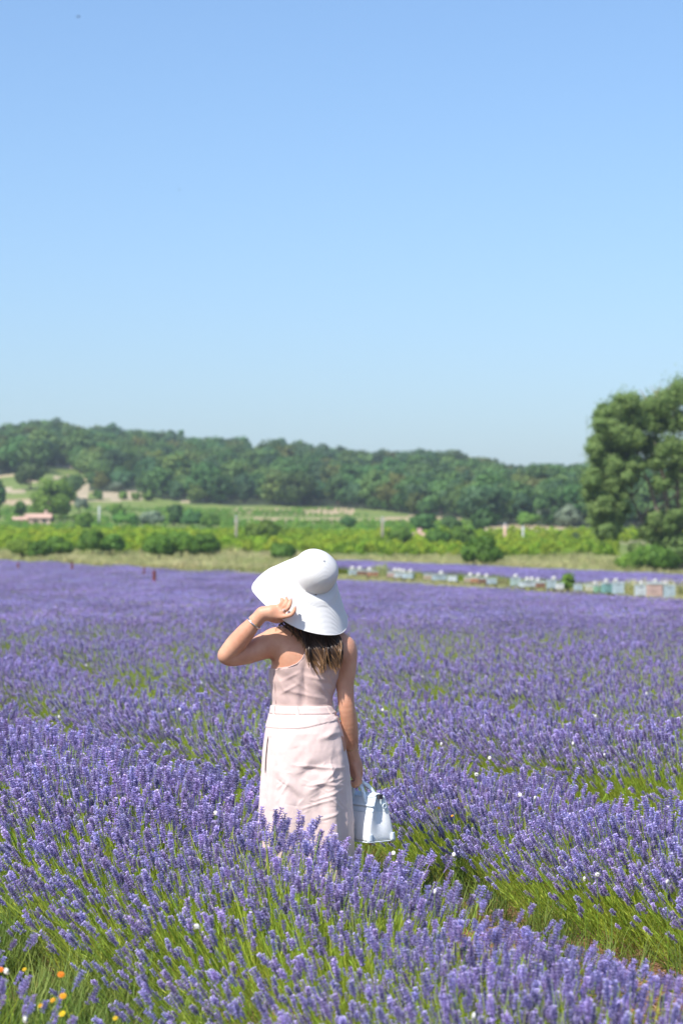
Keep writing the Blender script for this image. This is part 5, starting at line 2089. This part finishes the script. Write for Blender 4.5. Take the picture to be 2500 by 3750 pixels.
def build_hives():
    for i, (x0, x1, py0, py1, col, tiers, where) in enumerate(HIVES):
        pxc = (x0 + x1) / 2
        s = (pxc - 1250) / FPX
            # stand them in the strip past the last lavender plants
        y = float(hive_line(s)) + (i % 3) * .25
        gx = s * y
        gz = float(ground_h(gx, y))
        sc = y / FPX
        w = (x1 - x0) * sc
        top = P(pxc, py0, y).z
        h = max(top - gz, .42)
        t = thing('beehive', f'{col} wooden beehive {where}', 'beehive', (gx, y, gz), 'beehives along the field edge', rz=random.uniform(-.25, .25))
        mat = M['hive_' + col]
        d = max(w * 1.1, .40)
        mb = MB()
        for a in (-1, 1):
            for b in (-1, 1):
                mb.box((a * w * .40, b * d * .40, .07), (.05, .05, .14))
        obj('stand', mb.mesh('stand', [M['bark_dark']]), t)
        z0 = .14
        hb = h - z0 - .05
        for k in range(tiers):
            mb = MB()
            hk = hb / tiers
            mb.box((0, 0, z0 + hk * (k + .5)), (w * (1 - .02 * k), d, hk - .008))
            bx_ = obj('hive_box', mb.mesh('hive_box', [mat]), t)
            mb = MB()
            mb.box((0, -d / 2 - .004, z0 + hk * (k + .7)), (w * .3, .012, .02))
            obj('hand_grip', mb.mesh('hand_grip', [M['bark_dark']]), bx_)
        mb = MB(); mb.box((0, -d / 2 - .006, z0 + .02), (w * .7, .016, .018))
        obj('entrance', mb.mesh('entrance', [M['dark_gap']]), t)
        mb = MB(); mb.box((0, 0, h - .022), (w * 1.08, d * 1.08, .05))
        obj('lid', mb.mesh('lid', [M['zinc']]), t)
        for q, f in enumerate(STONES.get(i, ())):
            r_ = 8 * sc
            mb = MB(); mb.blob((0, 0, r_ * .85), (r_ * 1.1, r_, r_ * .85), i * 3 + q, .14)
            o = obj('lid_stone', mb.mesh('lid_stone', [M['stone']], True), None, (gx + (f - .5) * w, y - .05, gz + h + .004))
            short = where.replace(',', '').replace(' of the line of hives', '').replace('closing the', 'right end of').replace(' on its right', '').replace(' cluster', '')
            which = '' if len(STONES[i]) == 1 else ('left ' if q == 0 else 'right ')
            tag(o, f'{which}white stone on {col} hive, {short}', 'stone', 'stones weighing down hive lids')


build_hives()

# ------------------------------------------------------------------ stakes, poles, shed, farmhouse
M['rust'] = mat_surface('rusty_stake', (.13, .03, .028), (.22, .055, .04), scale=12, rough=.85)
M['pole_wood'] = mat_surface('weathered_pole', (.20, .18, .13), (.32, .29, .22), scale=4, rough=.9)
M['pole_grey'] = mat_plain('grey_pole', (.42, .44, .43), rough=.8)
M['pole_white'] = mat_plain('pale_pole', (.70, .72, .72), rough=.6)
M['plaster'] = mat_surface('pink_plaster', (.50, .34, .27), (.62, .45, .37), scale=1.5, rough=.9)
M['tile'] = mat_surface('roof_tile', (.45, .27, .20), (.60, .42, .33), scale=3, rough=.9)
M['pane'] = mat_plain('dark_pane', (.04, .05, .06), rough=.1)
for (px, a, b, w, lab) in [(68, 2060, 2083, 8, 'rusty red stake in the lavender, farthest left'), (265, 2058, 2086, 8, 'rusty red stake in the lavender, second from the left'),
                           (528, 2076, 2104, 6, 'thin rusty stake just left of the tallest red stake'), (565, 2090, 2136, 13, 'tallest dark red stake in the lavender at the left')]:
    s = (px - 1250) / FPX
    p = hit(px, b, 40, .46)
    mb = MB()
    sc = p.y / FPX
    h = P(px, a, p.y).z - p.z
    mb.tube([(0, 0, -.2), (0.01, 0, h * .5), (0, 0, h)], [w * sc / 2, w * sc / 2, w * sc * .42], n=8)
    mb.torus((0, 0, h * .86), (0, 0, 1), w * sc * .5, w * sc * .12, 12, 6)
    tag(obj('field_stake', mb.mesh('field_stake', [M['rust']]), None, p), lab, 'stake', 'rusty stakes in the lavender')
for (px, a, b, w, mat, lab) in [(865, 1895, 2018, 11, 'pole_wood', 'grey wooden pole at the vineyard edge, left of the hat'), (1400, 1898, 1998, 11, 'pole_wood', 'grey wooden pole in the vineyard, between hat and pink shed'),
                                (1848, 1922, 2004, 13, 'tile', 'thick reddish post in front of the pale field'), (1914, 1928, 2010, 8, 'pole_grey', 'thin pale grey post right of the reddish post'),
                                (364, 1856, 1930, 7, 'pole_grey', 'thin pale pole left of the dark round vineyard tree')]:
    p = hit(px, b, 120)
    sc = p.y / FPX
    h = (b - a) * sc
    t = thing('pole', lab, 'pole', p)
    mb = MB(); mb.tube([(0, 0, -.3), (0, 0, h)], [w * sc * .55, w * sc * .42], n=10)
    obj('shaft', mb.mesh('shaft', [M[mat]], True), t)
    mb = MB(); mb.tube([(0, 0, h), (0, 0, h + w * sc * .5)], [w * sc * .48, w * sc * .2], n=10)
    obj('cap', mb.mesh('cap', [M['zinc']], True), t)
    mb = MB(); mb.box((0, 0, h * .9), (w * sc * 1.6, w * sc * .5, w * sc * .4))
    obj('bracket', mb.mesh('bracket', [M['zinc']]), t)


def house(name, lab, cat, px0, px1, py0, py1, depth=4.0):
    p = hit((px0 + px1) / 2, py1, 150)
    sc = p.y / FPX
    w = (px1 - px0) * sc; h = (py1 - py0) * sc
    t = thing(name, lab, cat, p, rz=.12)
    wall_h = h * .62
    mb = MB(); mb.box((0, depth / 2, wall_h / 2 - .2), (w, depth, wall_h + .4))
    obj('wall', mb.mesh('wall', [M['plaster']]), t)
    mb = MB()
    o = .25
    mb.add([(-w / 2 - o, -o, wall_h), (w / 2 + o, -o, wall_h), (w / 2 + o, depth / 2, h), (-w / 2 - o, depth / 2, h), (-w / 2 - o, depth + o, wall_h), (w / 2 + o, depth + o, wall_h)],
           [(0, 1, 2, 3), (3, 2, 5, 4), (0, 3, 4), (1, 5, 2), (0, 4, 5, 1)])
    rf = obj('roof', mb.mesh('roof', [M['tile']]), t)
    mb = MB(); mb.box((w * .3, depth * .5, h + .1), (.4, .4, .7)); obj('chimney', mb.mesh('chimney', [M['plaster']]), rf)
    mb = MB(); mb.box((-w * .2, -.03, wall_h * .40), (min(.9, w * .22), .08, wall_h * .8)); obj('door', mb.mesh('door', [M['bark_dark']]), t)
    mb = MB(); mb.box((w * .22, -.03, wall_h * .6), (min(.8, w * .2), .08, min(.9, wall_h * .4))); obj('window', mb.mesh('window', [M['pane']]), t)
    return t


house('farmhouse', 'small pink farmhouse partly hidden at the foot of the lone round tree', 'house', 108, 184, 1880, 1924)
house('farm_shed', 'low pale shed left of the pink farmhouse', 'shed', 52, 106, 1892, 1922, 3)
house('pink_shed', 'small pink shed among bushes right of the hat', 'shed', 1505, 1553, 1952, 1990, 3)
p_ = hit(2138, 2030, 100)
t_ = thing('marker_post', 'short white marker post in the bright vineyard near the big tree', 'post', p_)
mb_ = MB(); mb_.tube([(0, 0, -.1), (0, 0, .28)], [.03, .03], n=8); obj('shaft', mb_.mesh('shaft', [M['pole_wood']]), t_)
mb_ = MB(); mb_.blob((0, 0, .40), (.17, .10, .16), 4, .05); obj('plate', mb_.mesh('plate', [M['pole_white']], True), t_)


# ------------------------------------------------------------------ snails, wild flowers, weeds, straw
M['snail_shell'] = mat_surface('snail_shell', (.72, .68, .60), (.86, .84, .80), scale=120, rough=.35)
M['snail_body'] = mat_plain('snail_body', (.35, .30, .24), rough=.4)
M['yellow_petal'] = mat_leaf('yellow_petal', (.72, .42, .01), (.85, .60, .02), trans=.3, rand=.1)
M['orange_petal'] = mat_leaf('orange_petal', (.70, .22, .01), (.85, .36, .02), trans=.3, rand=.1)
M['flower_eye'] = mat_plain('flower_eye', (.40, .16, .02), rough=.9)


def crest_point(px, py, h=.47):
    d = ray(px, py)
    t = (h - CAM_Z) / d[2]
    return Vector((d[0] * t, d[1] * t, h))


def snail_meshes():
    mb = MB()
    pts, rad = [], []
    for i in range(30):
        t = i / 29
        a = t * 2.6 * 2 * math.pi
        r_ = .0078 * (1 - t) + .0008
        pts.append((r_ * math.cos(a), .0052 * t - .003, r_ * math.sin(a)))
        rad.append(.0052 * (1 - t) ** .8 + .0008)
    mb.tube(pts, rad, n=8)
    a = mb.mesh('shell', [M['snail_shell']], True)
    mb = MB()
    mb.tube([(.004, -.002, -.008), (.010, -.002, -.009), (.016, -.001, -.007)], [.004, .0036, .002], n=6)
    mb.tube([(.015, -.001, -.006), (.019, -.003, -.002)], [.0007, .0005], n=4)
    mb.tube([(.015, -.001, -.006), (.019, .001, -.002)], [.0007, .0005], n=4)
    return a, mb.mesh('foot', [M['snail_body']], True)


SN_A, SN_B = snail_meshes()
SNAILS = [(1801, 2618), (2178, 2623), (1616, 2725), (2095, 2723), (1791, 2776), (2214, 2766), (1743, 2837), (1903, 2912), (1957, 2923), (2178, 2993), (2185, 3204), (2140, 3219), (2441, 3230), (1732, 3721),
          (109, 2685), (367, 2705), (598, 2755), (790, 2978), (722, 3394), (25, 3557), (95, 3735), (218, 2625), (1590, 3266), (1440, 3125), (316, 2436), (275, 2487), (458, 2276), (258, 2322), (735, 2418),
          (669, 2436), (738, 2502), (659, 2598), (1892, 2531), (1545, 2478), (2365, 2540), (1400, 2600), (1660, 3130)]
SNAIL_LABEL = {13: 'white snail on a lavender spike at the bottom edge, right of centre', 20: 'white snail at the bottom left corner on the nearest lavender', 18: 'white snail on the foreground lavender left of centre',
               22: 'white snail on the foreground lavender right below the handbag', 23: 'white snail just below and right of the handbag'}


def snail_label(i):
    def key(q):
        px, py = q
        lev = [b for b in ((2360, 'hat'), (2480, 'shoulder'), (2600, 'waist'), (2740, 'hip'), (2880, 'hand'), (3100, 'handbag')) if py < b[0]]
        return ('left' if px < 1100 else 'right', lev[0][1] if lev else 'ankle')
    k = key(SNAILS[i])
    same = sorted([q for j, q in enumerate(SNAILS) if key(q) == k and j not in SNAIL_LABEL])
    n = same.index(SNAILS[i])
    order = '' if len(same) == 1 else ', ' + ('first', 'second', 'third', 'fourth', 'fifth', 'sixth', 'seventh')[n] + ' from left'
    return f'white snail {k[0]} of the woman, {k[1]} height{order}'


STALK_V = MB()
for i, (px, py) in enumerate(SNAILS):
    p = crest_point(px, py, .50)
    t = thing('snail', SNAIL_LABEL.get(i) or snail_label(i), 'snail', p, 'white snails on the lavender', rz=random.uniform(0, 6.28))
    k = .85 if py < 3000 else .7
    t.scale = (k, k, k)
    obj('shell', SN_A, t); obj('foot', SN_B, t)
    st = obj('snail_stalk', None)
    bpy.data.objects.remove(st)
    STALK_V.tube([(p.x + .01, p.y + .02, 0), (p.x + .003, p.y + .008, .3), (p.x, p.y + .004, .492)], [.0018, .0016, .0012], n=4)
so = obj('bare_stalks', STALK_V.mesh('bare_stalks', [M['stem']]))
tag(so, 'thin green flowerless stalks among the lavender', 'stalks', kind='stuff')


def flower_meshes(mat):
    mb = MB()
    for ring_, (n, r0, r1, z) in enumerate(((12, .004, .019, .003), (10, .003, .014, .006))):
        for k in range(n):
            a = 6.283 * k / n + ring_ * .25
            d = Vector((math.cos(a), math.sin(a), 0)); s = Vector((-d.y, d.x, 0))
            mb.add([d * r0 - s * .0015 + Vector((0, 0, z)), d * (r1 * .7) - s * .0042 + Vector((0, 0, z + .002)), d * r1 + Vector((0, 0, z)), d * (r1 * .7) + s * .0042 + Vector((0, 0, z + .002)), d * r0 + s * .0015 + Vector((0, 0, z))], [(0, 1, 2, 3, 4)])
    pet = mb.mesh('petals', [mat])
    mb = MB(); mb.blob((0, 0, .005), (.006, .006, .004), 5, .1)
    eye = mb.mesh('flower_eye', [M['flower_eye']], True)
    mb = MB()
    mb.tube([(0, 0, 0), (.006, .01, -.12), (-.004, .02, -.26), (0, .02, -.84)], [.0018, .0018, .002, .0024], n=5)
    for z, a in ((-.10, .5), (-.18, 2.6), (-.26, 4.4)):
        d = Vector((math.cos(a), math.sin(a), .5)); s = Vector((-d.y, d.x, 0))
        b = Vector((0, .015, z))
        mb.add([b, b + d * .02 + s * .006, b + d * .045, b + d * .02 - s * .006], [(0, 1, 2, 3)])
    stem = mb.mesh('stem', [M['stem']], True)
    return pet, eye, stem


FL = {'yellow': flower_meshes(M['yellow_petal']), 'orange': flower_meshes(M['orange_petal'])}
WILD = [(608, 2858, 'yellow', 1.0, 'yellow wild flower standing up behind the left lavender row'), (271, 2719, 'orange', .9, 'small orange wild flower at the upper left lavender row'),
        (819, 2921, 'orange', .9, 'small orange wild flower left of the skirt'), (224, 3570, 'orange', 1.25, 'largest orange flower at the lower left'),
        (232, 3649, 'orange', 1.2, 'orange flower directly below the largest one at the lower left'), (195, 3664, 'orange', .9, 'small orange flower left of the lower orange pair'),
        (150, 3684, 'yellow', .8, 'tiny yellow flower, lower left among weeds'), (230, 3714, 'yellow', 1.1, 'yellow orange flower lowest in the left corner group'),
        (4, 3552, 'orange', 1.1, 'orange flower cut by the left edge'), (91, 3551, 'yellow', .8, 'tiny yellow flower near the left edge'), (424, 3730, 'yellow', .8, 'tiny yellow flower at the bottom edge, left'),
        (1606, 2960, 'yellow', 1.1, 'yellow wild flower in the row right of the handbag'), (1655, 2988, 'orange', .8, 'tiny orange flower beside the yellow one right of the handbag')]
for (px, py, col, k, lab) in WILD:
    p = crest_point(px, py, .42)
    t = thing('wild_flower', lab, 'flower', p, 'wild flowers among the lavender', rz=random.uniform(0, 6.28))
    t.scale = (k * .5,) * 3
    t.rotation_euler = (.75, random.uniform(-.3, .3), random.uniform(-.5, .5))
    a, b, c = FL[col]
    obj('petals', a, t); obj('flower_eye', b, t)
    s_ = obj('stem', c, t); s_.rotation_euler = (-.75, 0, 0)


def build_alleys():
    r = np.random.default_rng(66)
    M['weed'] = mat_leaf('weed_blade', (.08, .15, .02), (.22, .28, .06), trans=.3, rand=.3, noise_scale=1.5)
    M['straw'] = mat_leaf('straw', (.18, .09, .045), (.46, .30, .15), trans=.1, rand=.3, noise_scale=3)
    srcs = [source(tuft_mesh(700 + i, 18, .19, .16, .0022, M['weed'], 'weed')) for i in range(4)]
    pts = []
    def alley(k, y0, y1, n, keep, w=.34):
        p = ROW_P0 + ROW_GAP * (k + .5) + r.normal(size=n) * w - (.18 if k == -1 else 0)
        t = r.uniform(y0, y1, n)
        c = np.stack([ROW_N[0] * p + ROW_D[0] * t, ROW_N[1] * p + ROW_D[1] * t], 1)
        e = ((c[:, 0] - PERSON[0]) / .2) ** 2 + ((c[:, 1] - PERSON[1]) / .18) ** 2
        ok = (e > 1) & keep(c) & (np.abs(c[:, 0]) < .15 * c[:, 1] + .5)
        pts.append(c[ok])
    dens = lambda c, th: vnoise(c[:, 0] * 1.6, c[:, 1] * 1.1, 44) > th
    alley(-1, 3, 14, 5200, lambda c: dens(c, .12), .3)
    alley(0, 9.0, 22, 1700, lambda c: dens(c, .2))
    alley(0, 5, 9.0, 300, lambda c: dens(c, .4))
    alley(1, 8, 34, 1800, lambda c: dens(c, .3))
    alley(2, 12, 40, 1500, lambda c: dens(c, .3))
    C = np.concatenate(pts)
    n = len(C)
    z = ground_h(C[:, 0], C[:, 1])
    rot = np.zeros((n, 3)); rot[:, 2] = r.uniform(0, 6.28, n)
    sc = r.uniform(.5, 1.25, n)
    o = scatter('alley_weeds', np.concatenate([C, z[:, None]], 1), rot, sc, r.integers(0, 4, n), srcs)
    tag(o, 'green weeds and grass growing in the alleys between lavender rows', 'weeds', kind='stuff')
    # straw and clippings on the bare earth
    V, F = [], []
    rs = np.random.default_rng(67)
    srcs = []
    for i in range(4):
        mb = MB()
        for j in range(26):
            a = rs.uniform(0, 6.28); l = rs.uniform(.03, .10)
            c = np.array([rs.normal() * .09, rs.normal() * .09, rs.uniform(.004, .03)])
            d = np.array([math.cos(a), math.sin(a), rs.normal() * .25]) * l / 2
            mb.tube([c - d, c + d], [.0016, .0012], n=3, cap=False)
        srcs.append(source(mb.mesh('straw', [M['straw']])))
    n = 520
    p = ROW_P0 + ROW_GAP * .5 + r.normal(size=n) * .38
    t = r.uniform(5, 16, n)
    c = np.stack([ROW_N[0] * p + ROW_D[0] * t, ROW_N[1] * p + ROW_D[1] * t], 1)
    z = ground_h(c[:, 0], c[:, 1])
    rot = np.zeros((n, 3)); rot[:, 2] = r.uniform(0, 6.28, n)
    o = scatter('straw_litter', np.concatenate([c, z[:, None]], 1), rot, r.uniform(.7, 1.4, n), r.integers(0, 4, n), srcs)
    tag(o, 'dry straw and clippings littering the reddish earth between the rows', 'straw', kind='stuff')


build_alleys()


# ------------------------------------------------------------------ birds, far off in the sky
M['bird'] = mat_plain('bird_feathers', (.03, .03, .035), rough=.7)
for (px, py, k, lab) in ((287, 62, 1.0, 'tiny dark bird high in the sky at the upper left'), (657, 696, .55, 'faint smaller bird lower in the sky, left of centre')):
    p = P(px, py, 120)
    t = thing('bird', lab, 'bird', p, rz=.5)
    mb = MB()
    mb.tube([(-.10, 0, 0), (-.04, 0, .012), (.05, 0, .01), (.09, 0, .016), (.115, 0, .012)], [.006, .022, .026, .016, .002], n=8)
    for s in (-1, 1):
        mb.add([(.05, s * .015, .02), (.02, s * .10, .055), (-.03, s * .19, .03), (-.02, s * .10, .045), (-.03, s * .015, .012)], [(0, 1, 2, 3, 4)])
    mb.add([(-.08, -.012, 0), (-.16, -.03, 0), (-.14, 0, .003), (-.16, .03, 0), (-.08, .012, 0)], [(0, 1, 2, 3, 4)])
    o = obj('plumage', mb.mesh('plumage', [M['bird']]), t)
    t.scale = (k, k, k)


# ------------------------------------------------------------------ summer haze over the valley
def build_haze():
    m = bpy.data.materials.new('summer_haze')
    m.use_nodes = True
    nt = m.node_tree
    nt.nodes.clear()
    out = nt.nodes.new('ShaderNodeOutputMaterial')
    v = nt.nodes.new('ShaderNodeVolumePrincipled')
    v.inputs['Color'].default_value = (.72, .84, .96, 1)
    v.inputs['Density'].default_value = 0.00024
    v.inputs['Anisotropy'].default_value = 0.0
    nt.links.new(v.outputs[0], out.inputs['Volume'])
    mb = MB()
    mb.box((0, 1160, 31), (3000, 2520, 66))
    o = obj('haze', mb.mesh('haze', [m]))
    tag(o, 'thin bluish summer haze over the valley and hill', 'haze', kind='stuff')


build_haze()
